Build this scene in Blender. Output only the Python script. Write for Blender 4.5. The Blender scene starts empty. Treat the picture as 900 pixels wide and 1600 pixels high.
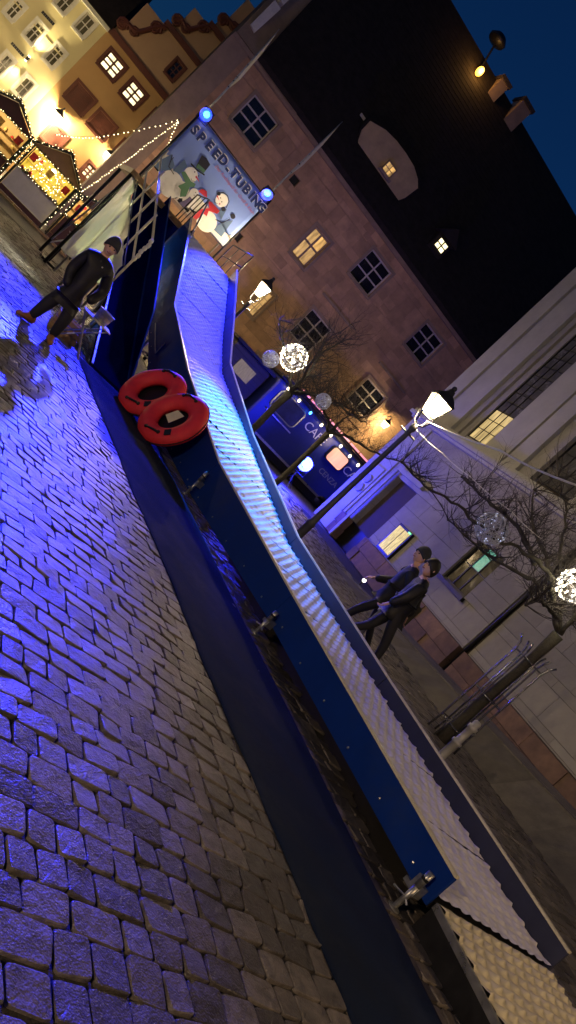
import bpy, math, random
import numpy as np
from mathutils import Vector, Matrix

random.seed(7)
RNG = np.random.default_rng(11)
SC = bpy.context.scene
COL = SC.collection

# ------------------------------------------------------------------ camera
FPX = 1200.0                              # focal length in photo pixels (900 x 1600)
ROLL_A = math.radians(43.2)
PITCH = math.radians(4.5)
YAW = math.radians(27.3)
CAM_H = 1.65
fw = Vector((math.sin(YAW) * math.cos(PITCH), math.cos(YAW) * math.cos(PITCH), -math.sin(PITCH)))
rt = Vector((math.cos(YAW), -math.sin(YAW), 0))
upv = rt.cross(fw)
ORG = Vector((0, 0, CAM_H))
cx_ = rt * math.sin(ROLL_A) + upv * math.cos(ROLL_A)
cy_ = -rt * math.cos(ROLL_A) + upv * math.sin(ROLL_A)
cz_ = -fw
cam = bpy.data.cameras.new('camera')
cam.sensor_fit = 'VERTICAL'
cam.sensor_height = 32
cam.lens = 32 * FPX / 1600
cam.clip_start = 0.05
cam.clip_end = 2000
camo = bpy.data.objects.new('camera', cam)
COL.objects.link(camo)
camo.matrix_world = Matrix(((cx_.x, cy_.x, cz_.x, ORG.x), (cx_.y, cy_.y, cz_.y, ORG.y), (cx_.z, cy_.z, cz_.z, ORG.z), (0, 0, 0, 1)))
SC.camera = camo

# ------------------------------------------------------------------ world, dusk sky
world = bpy.data.worlds.new('World')
SC.world = world
world.use_nodes = True
wn = world.node_tree.nodes
sky = wn.new('ShaderNodeTexSky')
sky.sky_type = 'NISHITA'
sky.sun_disc = False
sky.sun_elevation = math.radians(1.0)
sky.sun_rotation = math.radians(-95)
sky.altitude = 200
sky.air_density = 1.0
sky.dust_density = 0.6
sky.ozone_density = 5.5
bg = wn['Background']
bg.inputs['Strength'].default_value = 0.08
world.node_tree.links.new(sky.outputs[0], bg.inputs['Color'])

sun = bpy.data.lights.new('sun', 'SUN')           # last trace of the evening, almost nothing
sun.energy = 0.004
sun.angle = math.radians(20)
sun.color = (0.55, 0.7, 1.0)
suno = bpy.data.objects.new('sun', sun)
COL.objects.link(suno)
suno.rotation_euler = (math.radians(89), 0, math.radians(95))

SC.view_settings.view_transform = 'Standard'
SC.view_settings.look = 'None'
SC.view_settings.gamma = 1
SC.view_settings.use_curve_mapping = False
SC.view_settings.exposure = 0.62
SC.cycles.use_denoising = True
SC.cycles.max_bounces = 5
SC.cycles.diffuse_bounces = 3
SC.cycles.transparent_max_bounces = 12
SC.cycles.sample_clamp_indirect = 3.0
SC.cycles.caustics_reflective = False
SC.cycles.caustics_refractive = False


# ------------------------------------------------------------------ photo pixel -> place
def ray(x, y):
    dx, dy = x - 450.0, y - 800.0
    u = dx * math.sin(ROLL_A) + dy * math.cos(ROLL_A)
    v = dx * math.cos(ROLL_A) - dy * math.sin(ROLL_A)
    return rt * u + upv * v + fw * FPX


def on_z(x, y, z=0.0):
    r = ray(x, y)
    return ORG + r * ((z - CAM_H) / r.z)


def on_x(x, y, X):
    r = ray(x, y)
    return ORG + r * (X / r.x)


def on_y(x, y, Y):
    r = ray(x, y)
    return ORG + r * (Y / r.y)


def at_d(x, y, d):
    return ORG + ray(x, y) * (d / FPX)


def project(p):
    d = Vector(p) - ORG
    w = d.dot(fw)
    if w < 0.05:
        return None
    u, v = d.dot(rt) * FPX / w, d.dot(upv) * FPX / w
    return (450 + math.sin(ROLL_A) * u + math.cos(ROLL_A) * v, 800 + math.cos(ROLL_A) * u - math.sin(ROLL_A) * v, w)


# slide frame: s along the slide away from its near end, w across, measured from the left wall
SD = Vector((-0.1, 1, 0)).normalized()
SW = Vector((SD.y, -SD.x, 0))
S0 = Vector((4.45, 3.2, 0))


def SL(s, w, z):
    return S0 + SD * s + SW * w + Vector((0, 0, z))


# ------------------------------------------------------------------ materials
MATS = {}


def mat(name, col, rough=0.6, metal=0.0, var=0.18, vscale=4.0, bump=0.0, bscale=30.0, emit=None, estr=0.0,
        rnd=0.0, spec=0.5, trans=0.0, dirt=None, dirt_amt=0.0, sheen=0.0, stretch=None, world=False):
    if name in MATS:
        return MATS[name]
    m = bpy.data.materials.new(name)
    m.use_nodes = True
    nt = m.node_tree
    n, l = nt.nodes, nt.links
    b = n['Principled BSDF']
    b.inputs['Roughness'].default_value = rough
    b.inputs['Metallic'].default_value = metal
    b.inputs['Specular IOR Level'].default_value = spec
    if sheen:
        b.inputs['Sheen Weight'].default_value = sheen
    tc = n.new('ShaderNodeTexCoord')
    src = n.new('ShaderNodeNewGeometry').outputs['Position'] if world else tc.outputs['Object']
    if stretch:
        mp = n.new('ShaderNodeMapping')
        mp.inputs['Scale'].default_value = stretch
        l.new(src, mp.inputs['Vector'])
        src = mp.outputs[0]
    out = None
    if var > 0 or rnd > 0 or dirt:
        hsv = n.new('ShaderNodeHueSaturation')
        hsv.inputs['Color'].default_value = (*col, 1)
        noise = n.new('ShaderNodeTexNoise')
        noise.inputs['Scale'].default_value = vscale
        noise.inputs['Detail'].default_value = 6
        noise.inputs['Roughness'].default_value = 0.65
        l.new(src, noise.inputs['Vector'])
        mr = n.new('ShaderNodeMapRange')
        mr.inputs['From Min'].default_value = 0.3
        mr.inputs['From Max'].default_value = 0.7
        mr.inputs['To Min'].default_value = 1 - var
        mr.inputs['To Max'].default_value = 1 + var
        l.new(noise.outputs['Fac'], mr.inputs['Value'])
        val = mr.outputs[0]
        if rnd > 0:
            oi = n.new('ShaderNodeObjectInfo')
            ge = n.new('ShaderNodeNewGeometry')
            ad = n.new('ShaderNodeMath'); ad.operation = 'ADD'
            l.new(oi.outputs['Random'], ad.inputs[0]); l.new(ge.outputs['Random Per Island'], ad.inputs[1])
            fr = n.new('ShaderNodeMath'); fr.operation = 'FRACT'
            l.new(ad.outputs[0], fr.inputs[0])
            m2 = n.new('ShaderNodeMapRange')
            m2.inputs['To Min'].default_value = 1 - rnd
            m2.inputs['To Max'].default_value = 1 + rnd
            l.new(fr.outputs[0], m2.inputs['Value'])
            mu = n.new('ShaderNodeMath'); mu.operation = 'MULTIPLY'
            l.new(val, mu.inputs[0]); l.new(m2.outputs[0], mu.inputs[1])
            val = mu.outputs[0]
        l.new(val, hsv.inputs['Value'])
        out = hsv.outputs[0]
        if dirt:
            mx = n.new('ShaderNodeMix'); mx.data_type = 'RGBA'
            n2 = n.new('ShaderNodeTexNoise')
            n2.inputs['Scale'].default_value = vscale * 0.45
            n2.inputs['Detail'].default_value = 8
            n2.inputs['Roughness'].default_value = 0.7
            l.new(src, n2.inputs['Vector'])
            r2 = n.new('ShaderNodeMapRange')
            r2.inputs['From Min'].default_value = 0.5
            r2.inputs['From Max'].default_value = 0.75
            r2.inputs['To Max'].default_value = dirt_amt
            l.new(n2.outputs['Fac'], r2.inputs['Value'])
            l.new(r2.outputs[0], mx.inputs[0])
            l.new(out, mx.inputs[6])
            mx.inputs[7].default_value = (*dirt, 1)
            out = mx.outputs[2]
        l.new(out, b.inputs['Base Color'])
        rr = n.new('ShaderNodeMapRange')
        rr.inputs['From Min'].default_value = 0.3
        rr.inputs['From Max'].default_value = 0.7
        rr.inputs['To Min'].default_value = max(0.03, rough - 0.1)
        rr.inputs['To Max'].default_value = min(1, rough + 0.1)
        l.new(noise.outputs['Fac'], rr.inputs['Value'])
        l.new(rr.outputs[0], b.inputs['Roughness'])
    else:
        b.inputs['Base Color'].default_value = (*col, 1)
    if bump > 0:
        bn = n.new('ShaderNodeTexNoise')
        bn.inputs['Scale'].default_value = bscale
        bn.inputs['Detail'].default_value = 5
        l.new(src, bn.inputs['Vector'])
        bp = n.new('ShaderNodeBump')
        bp.inputs['Strength'].default_value = bump
        bp.inputs['Distance'].default_value = 0.02
        if world:
            b2 = n.new('ShaderNodeTexNoise')
            b2.inputs['Scale'].default_value = bscale * .16
            b2.inputs['Detail'].default_value = 3
            l.new(src, b2.inputs['Vector'])
            b3 = n.new('ShaderNodeTexVoronoi')
            b3.inputs['Scale'].default_value = bscale * 1.1
            l.new(src, b3.inputs['Vector'])
            pw = n.new('ShaderNodeMath'); pw.operation = 'POWER'; pw.inputs[1].default_value = .35
            l.new(b3.outputs['Distance'], pw.inputs[0])
            m3 = n.new('ShaderNodeMath'); m3.operation = 'MULTIPLY'; m3.inputs[1].default_value = .45
            l.new(pw.outputs[0], m3.inputs[0])
            a1 = n.new('ShaderNodeMath'); a1.operation = 'MULTIPLY_ADD'; a1.inputs[1].default_value = 1.6
            l.new(b2.outputs['Fac'], a1.inputs[0]); l.new(m3.outputs[0], a1.inputs[2])
            a2 = n.new('ShaderNodeMath'); a2.operation = 'MULTIPLY_ADD'; a2.inputs[1].default_value = .5
            l.new(bn.outputs['Fac'], a2.inputs[0]); l.new(a1.outputs[0], a2.inputs[2])
            l.new(a2.outputs[0], bp.inputs['Height'])
        else:
            l.new(bn.outputs['Fac'], bp.inputs['Height'])
        l.new(bp.outputs[0], b.inputs['Normal'])
    if emit:
        b.inputs['Emission Color'].default_value = (*emit, 1)
        b.inputs['Emission Strength'].default_value = estr
    if trans > 0:
        tr = n.new('ShaderNodeBsdfTransparent')
        ms = n.new('ShaderNodeMixShader')
        ms.inputs[0].default_value = trans
        l.new(b.outputs[0], ms.inputs[1]); l.new(tr.outputs[0], ms.inputs[2])
        l.new(ms.outputs[0], n['Material Output'].inputs['Surface'])
    MATS[name] = m
    return m


def glow(name, col, strength):
    return mat(name, (0.5, 0.5, 0.5), var=0, emit=col, estr=strength)


def lit_room(name, col, strength, scale=3.0):
    """self-glowing surface for panes, signs and a stall wall; noise makes the glow uneven"""
    if name in MATS:
        return MATS[name]
    m = bpy.data.materials.new(name)
    m.use_nodes = True
    n, l = m.node_tree.nodes, m.node_tree.links
    b = n['Principled BSDF']
    b.inputs['Base Color'].default_value = (0.2, 0.17, 0.1, 1)
    b.inputs['Roughness'].default_value = 0.08
    tc = n.new('ShaderNodeTexCoord')
    mp = n.new('ShaderNodeMapping')
    mp.inputs['Scale'].default_value = (scale * 3, scale * 3, scale * 0.6)
    l.new(tc.outputs['Object'], mp.inputs['Vector'])
    no = n.new('ShaderNodeTexNoise')
    no.inputs['Detail'].default_value = 4
    no.inputs['Scale'].default_value = 1.0
    l.new(mp.outputs[0], no.inputs['Vector'])
    r = n.new('ShaderNodeMapRange')
    r.inputs['From Min'].default_value = 0.3
    r.inputs['From Max'].default_value = 0.7
    r.inputs['To Min'].default_value = strength * 0.45
    r.inputs['To Max'].default_value = strength * 1.35
    l.new(no.outputs['Fac'], r.inputs['Value'])
    b.inputs['Emission Color'].default_value = (*col, 1)
    l.new(r.outputs[0], b.inputs['Emission Strength'])
    MATS[name] = m
    return m


# ------------------------------------------------------------------ mesh helpers
def wloc(o):
    p = Vector((0, 0, 0))
    while o is not None:
        p = p + o.location
        o = o.parent
    return p


class MB:
    def __init__(self):
        self.v, self.f = [], []

    def add(self, vs, fs):
        k = len(self.v)
        self.v += [tuple(p) for p in vs]
        self.f += [tuple(i + k for i in q) for q in fs]
        return self

    def box(self, x0, x1, y0, y1, z0, z1):
        vs = [(x, y, z) for z in (z0, z1) for y in (y0, y1) for x in (x0, x1)]
        return self.add(vs, [(0, 2, 3, 1), (4, 5, 7, 6), (0, 1, 5, 4), (2, 6, 7, 3), (0, 4, 6, 2), (1, 3, 7, 5)])

    def obox(self, c, ax, ay, az, hx, hy, hz):
        c, ax, ay, az = Vector(c), Vector(ax), Vector(ay), Vector(az)
        vs = [c + ax * (hx * i) + ay * (hy * j) + az * (hz * k) for k in (-1, 1) for j in (-1, 1) for i in (-1, 1)]
        return self.add(vs, [(0, 2, 3, 1), (4, 5, 7, 6), (0, 1, 5, 4), (2, 6, 7, 3), (0, 4, 6, 2), (1, 3, 7, 5)])

    def bar(self, a, b, wx, wy, ref=(0, 0, 1)):
        a, b = Vector(a), Vector(b)
        d = (b - a)
        L = d.length
        d = d.normalized()
        s = d.cross(Vector(ref))
        if s.length < 1e-4:
            s = d.cross(Vector((1, 0, 0)))
        s.normalize()
        t = s.cross(d)
        return self.obox((a + b) / 2, s, t, d, wx / 2, wy / 2, L / 2)

    def prism(self, pts, ext):
        n = len(pts)
        ext = Vector(ext)
        a = [Vector(p) for p in pts]
        vs = a + [p + ext for p in a]
        fs = [tuple(range(n))[::-1], tuple(range(n, 2 * n))]
        fs += [(i, (i + 1) % n, n + (i + 1) % n, n + i) for i in range(n)]
        return self.add(vs, fs)

    def sheet(self, pts):
        return self.add(pts, [tuple(range(len(pts)))])

    def tube(self, pts, r, n=6, closed=False, cap=True):
        pts = [Vector(p) for p in pts]
        m = len(pts)
        rs = list(r) if hasattr(r, '__len__') else [r] * m
        vs, fs = [], []
        prev = None
        for i in range(m):
            if closed:
                d = pts[(i + 1) % m] - pts[i - 1]
            else:
                d = pts[min(i + 1, m - 1)] - pts[max(i - 1, 0)]
            if d.length < 1e-9:
                d = Vector((0, 0, 1))
            d.normalize()
            if prev is None:
                a = d.cross(Vector((0, 0, 1)))
                if a.length < 1e-3:
                    a = d.cross(Vector((1, 0, 0)))
            else:
                a = prev - d * prev.dot(d)
                if a.length < 1e-6:
                    a = d.cross(Vector((1, 0, 0)))
            a.normalize()
            prev = a
            b = d.cross(a)
            for k in range(n):
                t = 2 * math.pi * k / n
                vs.append(pts[i] + (a * math.cos(t) + b * math.sin(t)) * rs[i])
        for i in range(m if closed else m - 1):
            j = (i + 1) % m
            for k in range(n):
                k2 = (k + 1) % n
                fs.append((i * n + k, i * n + k2, j * n + k2, j * n + k))
        if cap and not closed:
            fs.append(tuple(range(n))[::-1])
            fs.append(tuple((m - 1) * n + k for k in range(n)))
        return self.add(vs, fs)

    def lathe(self, c, prof, n=12, ax=(0, 0, 1)):
        c = Vector(c)
        ax = Vector(ax).normalized()
        a = ax.cross(Vector((0, 1, 0)))
        if a.length < 1e-3:
            a = ax.cross(Vector((1, 0, 0)))
        a.normalize()
        b = ax.cross(a)
        vs, fs = [], []
        for r, h in prof:
            for k in range(n):
                t = 2 * math.pi * k / n
                vs.append(c + ax * h + (a * math.cos(t) + b * math.sin(t)) * r)
        for i in range(len(prof) - 1):
            for k in range(n):
                k2 = (k + 1) % n
                fs.append((i * n + k, i * n + k2, (i + 1) * n + k2, (i + 1) * n + k))
        fs.append(tuple(range(n))[::-1])
        fs.append(tuple((len(prof) - 1) * n + k for k in range(n)))
        return self.add(vs, fs)

    def ball(self, c, r, seg=10, rings=7, rx=None, ry=None, rz=None):
        c = Vector(c)
        rx, ry, rz = rx or r, ry or r, rz or r
        vs = [c + Vector((0, 0, -rz))]
        for i in range(1, rings):
            p = -math.pi / 2 + math.pi * i / rings
            for k in range(seg):
                t = 2 * math.pi * k / seg
                vs.append(c + Vector((rx * math.cos(p) * math.cos(t), ry * math.cos(p) * math.sin(t), rz * math.sin(p))))
        vs.append(c + Vector((0, 0, rz)))
        fs = [(0, 1 + (k + 1) % seg, 1 + k) for k in range(seg)]
        for i in range(rings - 2):
            for k in range(seg):
                k2 = (k + 1) % seg
                a, b = 1 + i * seg, 1 + (i + 1) * seg
                fs.append((a + k, a + k2, b + k2, b + k))
        e = len(vs) - 1
        a = 1 + (rings - 2) * seg
        fs += [(a + k, a + (k + 1) % seg, e) for k in range(seg)]
        return self.add(vs, fs)

    def octa(self, c, r):
        c = Vector(c)
        vs = [c + Vector(d) * r for d in ((1, 0, 0), (-1, 0, 0), (0, 1, 0), (0, -1, 0), (0, 0, 1), (0, 0, -1))]
        return self.add(vs, [(0, 2, 4), (2, 1, 4), (1, 3, 4), (3, 0, 4), (2, 0, 5), (1, 2, 5), (3, 1, 5), (0, 3, 5)])

    def build(self, name, m, parent=None, smooth=False, bevel=0.0):
        off = wloc(parent)
        me = bpy.data.meshes.new(name)
        me.from_pydata([(p[0] - off.x, p[1] - off.y, p[2] - off.z) for p in self.v], [], self.f)
        me.materials.append(m)
        if smooth:
            me.polygons.foreach_set('use_smooth', [True] * len(me.polygons))
        me.update()
        o = bpy.data.objects.new(name, me)
        COL.objects.link(o)
        o.parent = parent
        if bevel > 0:
            bv = o.modifiers.new('bevel', 'BEVEL')
            bv.width = bevel
            bv.segments = 2
            bv.limit_method = 'ANGLE'
        return o


def tag(o, label=None, cat=None, group=None, kind=None):
    if label: o['label'] = label
    if cat: o['category'] = cat
    if group: o['group'] = group
    if kind: o['kind'] = kind
    return o


def thing(name, loc, label, cat, group=None):
    o = bpy.data.objects.new(name, None)
    o.empty_display_size = 0.2
    COL.objects.link(o)
    o.location = Vector(loc)
    return tag(o, label, cat, group)


def mesh_of(vs, fs, name, m, smooth=False):
    me = bpy.data.meshes.new(name)
    me.from_pydata(vs, [], fs)
    me.materials.append(m)
    if smooth:
        me.polygons.foreach_set('use_smooth', [True] * len(me.polygons))
    me.update()
    return me


def place_mesh(me, name, M, parent):
    o = bpy.data.objects.new(name, me)
    COL.objects.link(o)
    o.parent = parent
    off = wloc(parent)
    o.matrix_local = Matrix.Translation(-off) @ M
    return o


def pieces(name, stuff_name, items, parent, m, limit=300, smooth=False):
    """items: (priority, mesh, 4x4).  The first 'limit' become parts, the rest one joined part."""
    items = sorted(items, key=lambda t: -t[0])
    for pr, me, M in items[:limit]:
        place_mesh(me, name, M, parent)
    rest = items[limit:]
    if rest:
        off = wloc(parent)
        cache = {}
        V, F, k = [], [], 0
        for pr, me, M in rest:
            if me.name not in cache:
                co = np.empty(len(me.vertices) * 3); me.vertices.foreach_get('co', co)
                cache[me.name] = (co.reshape(-1, 3), [tuple(p.vertices) for p in me.polygons])
            co, fs = cache[me.name]
            A = np.array(M)
            V.append(co @ A[:3, :3].T + A[:3, 3] - np.array(off))
            F += [tuple(i + k for i in q) for q in fs]
            k += len(co)
        me = mesh_of(np.vstack(V).tolist(), F, stuff_name, m, smooth)
        o = bpy.data.objects.new(stuff_name, me)
        COL.objects.link(o)
        o.parent = parent
        o['kind'] = 'stuff'


def lamp_light(name, kind, loc, power, col, radius=0.05, target=None, size=None, blend=0.5, parent=None):
    ld = bpy.data.lights.new(name, kind)
    ld.energy = power
    ld.color = col
    ld.shadow_soft_size = radius
    o = bpy.data.objects.new(name, ld)
    COL.objects.link(o)
    o.parent = parent
    o.location = Vector(loc) - wloc(parent)
    if target is not None:
        d = Vector(target) - Vector(loc)
        o.rotation_euler = d.to_track_quat('-Z', 'Y').to_euler()
    if kind == 'SPOT':
        ld.spot_size = math.radians(size)
        ld.spot_blend = blend
    return o


def text_mesh(txt, size, name, m, parent, M, bold=0.0, ext=0.002, shear=0.0, spacing=1.0, align='CENTER'):
    cu = bpy.data.curves.new(name, 'FONT')
    cu.body = txt
    cu.size = size
    cu.offset = bold
    cu.extrude = ext
    cu.shear = shear
    cu.space_character = spacing
    cu.align_x = align
    cu.align_y = 'CENTER'
    cu.resolution_u = 3
    t = bpy.data.objects.new(name, cu)
    COL.objects.link(t)
    dg = bpy.context.evaluated_depsgraph_get()
    me = bpy.data.meshes.new_from_object(t.evaluated_get(dg))
    bpy.data.objects.remove(t)
    me.materials.clear()
    me.materials.append(m)
    return place_mesh(me, name, M, parent)


# ------------------------------------------------------------------ shared materials
M_cobble = mat('cobble', (0.112, 0.098, 0.088), rough=0.42, world=True, var=0.4, vscale=16, bump=0.42, bscale=95, rnd=0.5, dirt=(0.045, 0.04, 0.036), dirt_amt=0.8, spec=0.5)
M_joint = mat('joint_earth', (0.03, 0.026, 0.022), rough=0.95, var=0.3, vscale=12, bump=0.6, bscale=60)
M_navy = mat('navy_panel', (0.005, 0.03, 0.21), spec=.06, rough=0.62, var=0.12, vscale=2.5, bump=0.03, bscale=14, dirt=(0.03, 0.05, 0.13), dirt_amt=0.5)
M_navy_dk = mat('navy_deck', (0.0015, 0.004, 0.06), rough=0.8, var=0.15, vscale=3, dirt=(0.004, 0.006, 0.03), dirt_amt=0.3, spec=0.0)
M_navy_in = mat('navy_panel_inside', (0.022, 0.026, 0.06), rough=0.38, var=0.2, vscale=3, dirt=(0.06, 0.06, 0.08), dirt_amt=0.25)
M_rim = mat('pale_rim_cap', (0.62, 0.58, 0.44), rough=0.4, var=0.15, vscale=9)
M_alu = mat('aluminium_trim', (0.55, 0.55, 0.5), rough=0.32, metal=0.9, var=0.15, vscale=9)
M_steel = mat('galvanised_steel', (0.45, 0.46, 0.46), rough=0.38, metal=0.85, var=0.2, vscale=20)
M_dark = mat('dark_metal', (0.018, 0.018, 0.02), rough=0.45, metal=0.4, var=0.2, vscale=8)
M_white = mat('white_mat', (0.72, 0.71, 0.74), rough=0.62, var=0.1, vscale=6, dirt=(0.42, 0.41, 0.42), dirt_amt=0.45)
M_cream_mat = mat('cream_mat', (0.66, 0.6, 0.42), rough=0.65, var=0.14, vscale=7, dirt=(0.35, 0.3, 0.2), dirt_amt=0.5)
M_carpet = mat('blue_carpet', (0.004, 0.013, 0.042), rough=0.92, var=0.35, vscale=2.6, bump=0.7, bscale=220, dirt=(0.022, 0.032, 0.055), dirt_amt=0.85, spec=.2)
M_wood = mat('wood_plank', (0.3, 0.19, 0.09), rough=0.6, var=0.3, vscale=6, stretch=(1, 1, 6))
M_glassdark = mat('dark_glass', (0.012, 0.014, 0.022), rough=0.12, var=0.2, vscale=2, spec=0.6)
M_whitepaint = mat('white_paint', (0.62, 0.6, 0.52), rough=0.5, var=0.1, vscale=5)
M_stone = mat('sandstone', (0.46, 0.28, 0.155), rough=0.85, var=0.22, vscale=1.6, world=True, bump=0.35, bscale=9, rnd=0.2, dirt=(0.16, 0.115, 0.085), dirt_amt=0.55)
M_stonetrim = mat('sandstone_trim', (0.3, 0.215, 0.15), rough=0.82, var=0.2, vscale=2, bump=0.3, bscale=9)
M_rooftile = mat('dark_roof_tiles', (0.032, 0.026, 0.023), rough=0.95, var=0.3, vscale=3, bump=0.5, bscale=7, spec=.15)
M_grey = mat('grey_render', (0.4, 0.4, 0.355), rough=0.85, var=0.12, vscale=0.9, bump=0.15, bscale=14, dirt=(0.25, 0.24, 0.2), dirt_amt=0.5)
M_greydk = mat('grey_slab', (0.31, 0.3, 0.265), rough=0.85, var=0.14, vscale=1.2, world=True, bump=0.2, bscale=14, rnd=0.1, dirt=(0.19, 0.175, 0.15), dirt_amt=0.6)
M_plinth = mat('red_plinth_stone', (0.19, 0.12, 0.085), rough=0.9, var=0.35, vscale=3, world=True, bump=0.6, bscale=9, rnd=0.22)
M_paving = mat('pavement_slab', (0.12, 0.11, 0.1), rough=0.75, var=0.3, vscale=4, bump=0.3, bscale=30, rnd=0.2)
M_bulb = glow('warm_bulb', (1.0, 0.8, 0.42), 5)
M_bulb_dim = glow('warm_bulb_dim', (1.0, 0.8, 0.45), 5)
M_wire = mat('wire', (0.03, 0.03, 0.03), rough=0.6, var=0)
M_green = mat('fir_garland', (0.02, 0.05, 0.022), rough=0.9, var=0.5, vscale=30)
WARM = (1.0, 0.72, 0.38)
BLUE = (0.016, 0.022, 1.0)

# ================================================================== SETTING
gm = MB()
gm.add([(-400, -300, -0.036), (400, -300, -0.036), (400, 600, -0.036), (-400, 600, -0.036)], [(0, 1, 2, 3)])
# far ground carries the setts in its material
M_far = bpy.data.materials.new('setts_far')
M_far.use_nodes = True
_n, _l = M_far.node_tree.nodes, M_far.node_tree.links
_b = _n['Principled BSDF']
_tc = _n.new('ShaderNodeTexCoord')
_mp = _n.new('ShaderNodeMapping'); _mp.inputs['Rotation'].default_value = (0, 0, math.radians(-5.7))
_br = _n.new('ShaderNodeTexBrick')
_br.inputs['Scale'].default_value = 1.0
_br.inputs['Brick Width'].default_value = 0.19
_br.inputs['Row Height'].default_value = 0.16
_br.inputs['Mortar Size'].default_value = 0.012
_br.inputs['Color1'].default_value = (0.105, 0.1, 0.095, 1)
_br.inputs['Color2'].default_value = (0.06, 0.056, 0.054, 1)
_br.inputs['Mortar'].default_value = (0.02, 0.018, 0.016, 1)
_l.new(_tc.outputs['Object'], _mp.inputs['Vector']); _l.new(_mp.outputs[0], _br.inputs['Vector'])
_l.new(_br.outputs['Color'], _b.inputs['Base Color'])
_bp = _n.new('ShaderNodeBump'); _bp.inputs['Strength'].default_value = 0.8; _bp.inputs['Distance'].default_value = 0.02; _bp.invert = True
_l.new(_br.outputs['Fac'], _bp.inputs['Height']); _l.new(_bp.outputs[0], _b.inputs['Normal'])
_b.inputs['Roughness'].default_value = 0.5
ground = gm.build('ground', M_far)
tag(ground, kind='structure')


# ---- setts
def stone_mesh(i):
    rng = random.Random(100 + i)
    # unit footprint -0.5..0.5, heights absolute (scale z = 1)
    out = []
    c = [(-.5, -.5), (.5, -.5), (.5, .5), (-.5, .5)]
    c = [(x + rng.uniform(-.035, .035), y + rng.uniform(-.045, .045)) for x, y in c]
    for k in range(4):
        p, q, r = Vector(c[k]), Vector(c[(k + 1) % 4]), Vector(c[k - 1])
        e = rng.uniform(.1, .19)
        out.append(p + (r - p) * e)
        out.append(p + (r - p) * 0.035 + (q - p) * 0.035)
        out.append(p + (q - p) * e)
    n = len(out)
    vs, fs = [], []
    tx, ty = rng.uniform(-.012, .012), rng.uniform(-.012, .012)
    for f, z in ((0.985, -0.04), (0.99, -0.005), (0.97, -0.001), (0.9, 0.0)):
        for p in out:
            vs.append((p.x * f, p.y * f, z + (tx * p.x + ty * p.y if z > -.03 else 0) + rng.uniform(-.0012, .0012)))
    vs.append((0, 0, rng.uniform(-.0015, .0015)))
    for r_ in range(3):
        for k in range(n):
            k2 = (k + 1) % n
            fs.append((r_ * n + k, r_ * n + k2, (r_ + 1) * n + k2, (r_ + 1) * n + k))
    for k in range(n):
        fs.append((3 * n + k, 3 * n + (k + 1) % n, 4 * n))
    me = mesh_of(vs, fs, 'cobblestone', M_cobble, True)
    for p in me.polygons[2 * n:]:
        p.use_smooth = False
    return me


STONES = [stone_mesh(i) for i in range(14)]
cob = thing('cobble_paving', (0, 0, 0), 'grey cobblestone paving of the square, laid in rows', 'paving')
cob['kind'] = 'structure'
del cob['category']
bed = MB()
bed.add([(-9, -2, -0.017), (14.4, -2, -0.017), (14.4, 24, -0.017), (-9, 24, -0.017)], [(0, 1, 2, 3)])
tag(bed.build('joint_bed', M_joint, cob))
items = []
srow = -3.2
rr_ = random.Random(5)
ROTZ = math.atan2(SW.y, SW.x)
while srow < 20.5:
    hrow = rr_.uniform(0.135, 0.168)
    w = -8.5 + rr_.uniform(0, .2)
    while w < 10.2:
        ln = rr_.choice((0.135, 0.16, 0.185, 0.21, 0.235)) * rr_.uniform(.94, 1.07)
        c = SL(srow + hrow / 2 + 0.02 * math.sin(w * 1.3 + srow * .7), w + ln / 2, 0)
        q = project(c)
        if q and -70 < q[0] < 970 and -70 < q[1] < 1670 and c.x < 12.2:
            # nothing to see under the slide and the carpet
            hid = (0.1 < w < 1.6 and srow > 0.3) or (c.x > 10.9 and c.y < 17.5)
            if not hid:
                d = q[2]
                pr = ln * hrow / d / d / d
                if -0.1 < w < 2 and srow > -0.2:
                    pr *= .1
                M = Matrix.Translation((c.x, c.y, rr_.uniform(-.003, .002))) @ Matrix.Rotation(ROTZ + rr_.uniform(-.05, .05), 4, 'Z') @ Matrix.Diagonal((ln - 0.010, hrow - 0.011, 1, 1))
                items.append((pr if (0 < q[0] < 900 and 0 < q[1] < 1600) else 0, rr_.choice(STONES), M))
        w += ln
    srow += hrow
pieces('cobblestone', 'cobblestones_further_off', items, cob, M_cobble, 300, False)

# pavement that climbs a little along the grey building
pv = MB()
for i in range(13):
    y0, y1 = 17.6 - i * 1.1, 17.6 - (i + 1) * 1.1
    z0, z1 = 0.07 * (17.6 - y0) * .95, 0.07 * (17.6 - y1) * .95
    k = len(pv.v)
    pv.add([(10.9, y0, -.034), (11.6, y0, z0), (14.5, y0, z0 + .04), (10.9, y1, -.034), (11.6, y1, z1), (14.5, y1, z1 + .04)], [(0, 1, 4, 3), (1, 2, 5, 4)])
pav = tag(pv.build('pavement', M_paving), kind='structure')
pit = []
slabm = MB().box(-.5, .5, -.5, .5, -.03, .006)
slab_me = mesh_of(slabm.v, slabm.f, 'paving_slab', M_paving)
for i in range(24):
    y = 17.3 - i * .6
    z = 0.0665 * (17.6 - y)
    for j in range(5):
        x = 11.75 + j * .57
        sl = math.atan(.0665)
        M = Matrix.Translation((x + .1, y, z + (x - 11.6) * .0138 + .004)) @ Matrix.Rotation(-sl, 4, 'X') @ Matrix.Diagonal((.55, .585, 1, 1))
        pit.append((1, slab_me, M))
pieces('paving_slab', 'paving_slabs', pit, pav, M_paving, 300)


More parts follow.
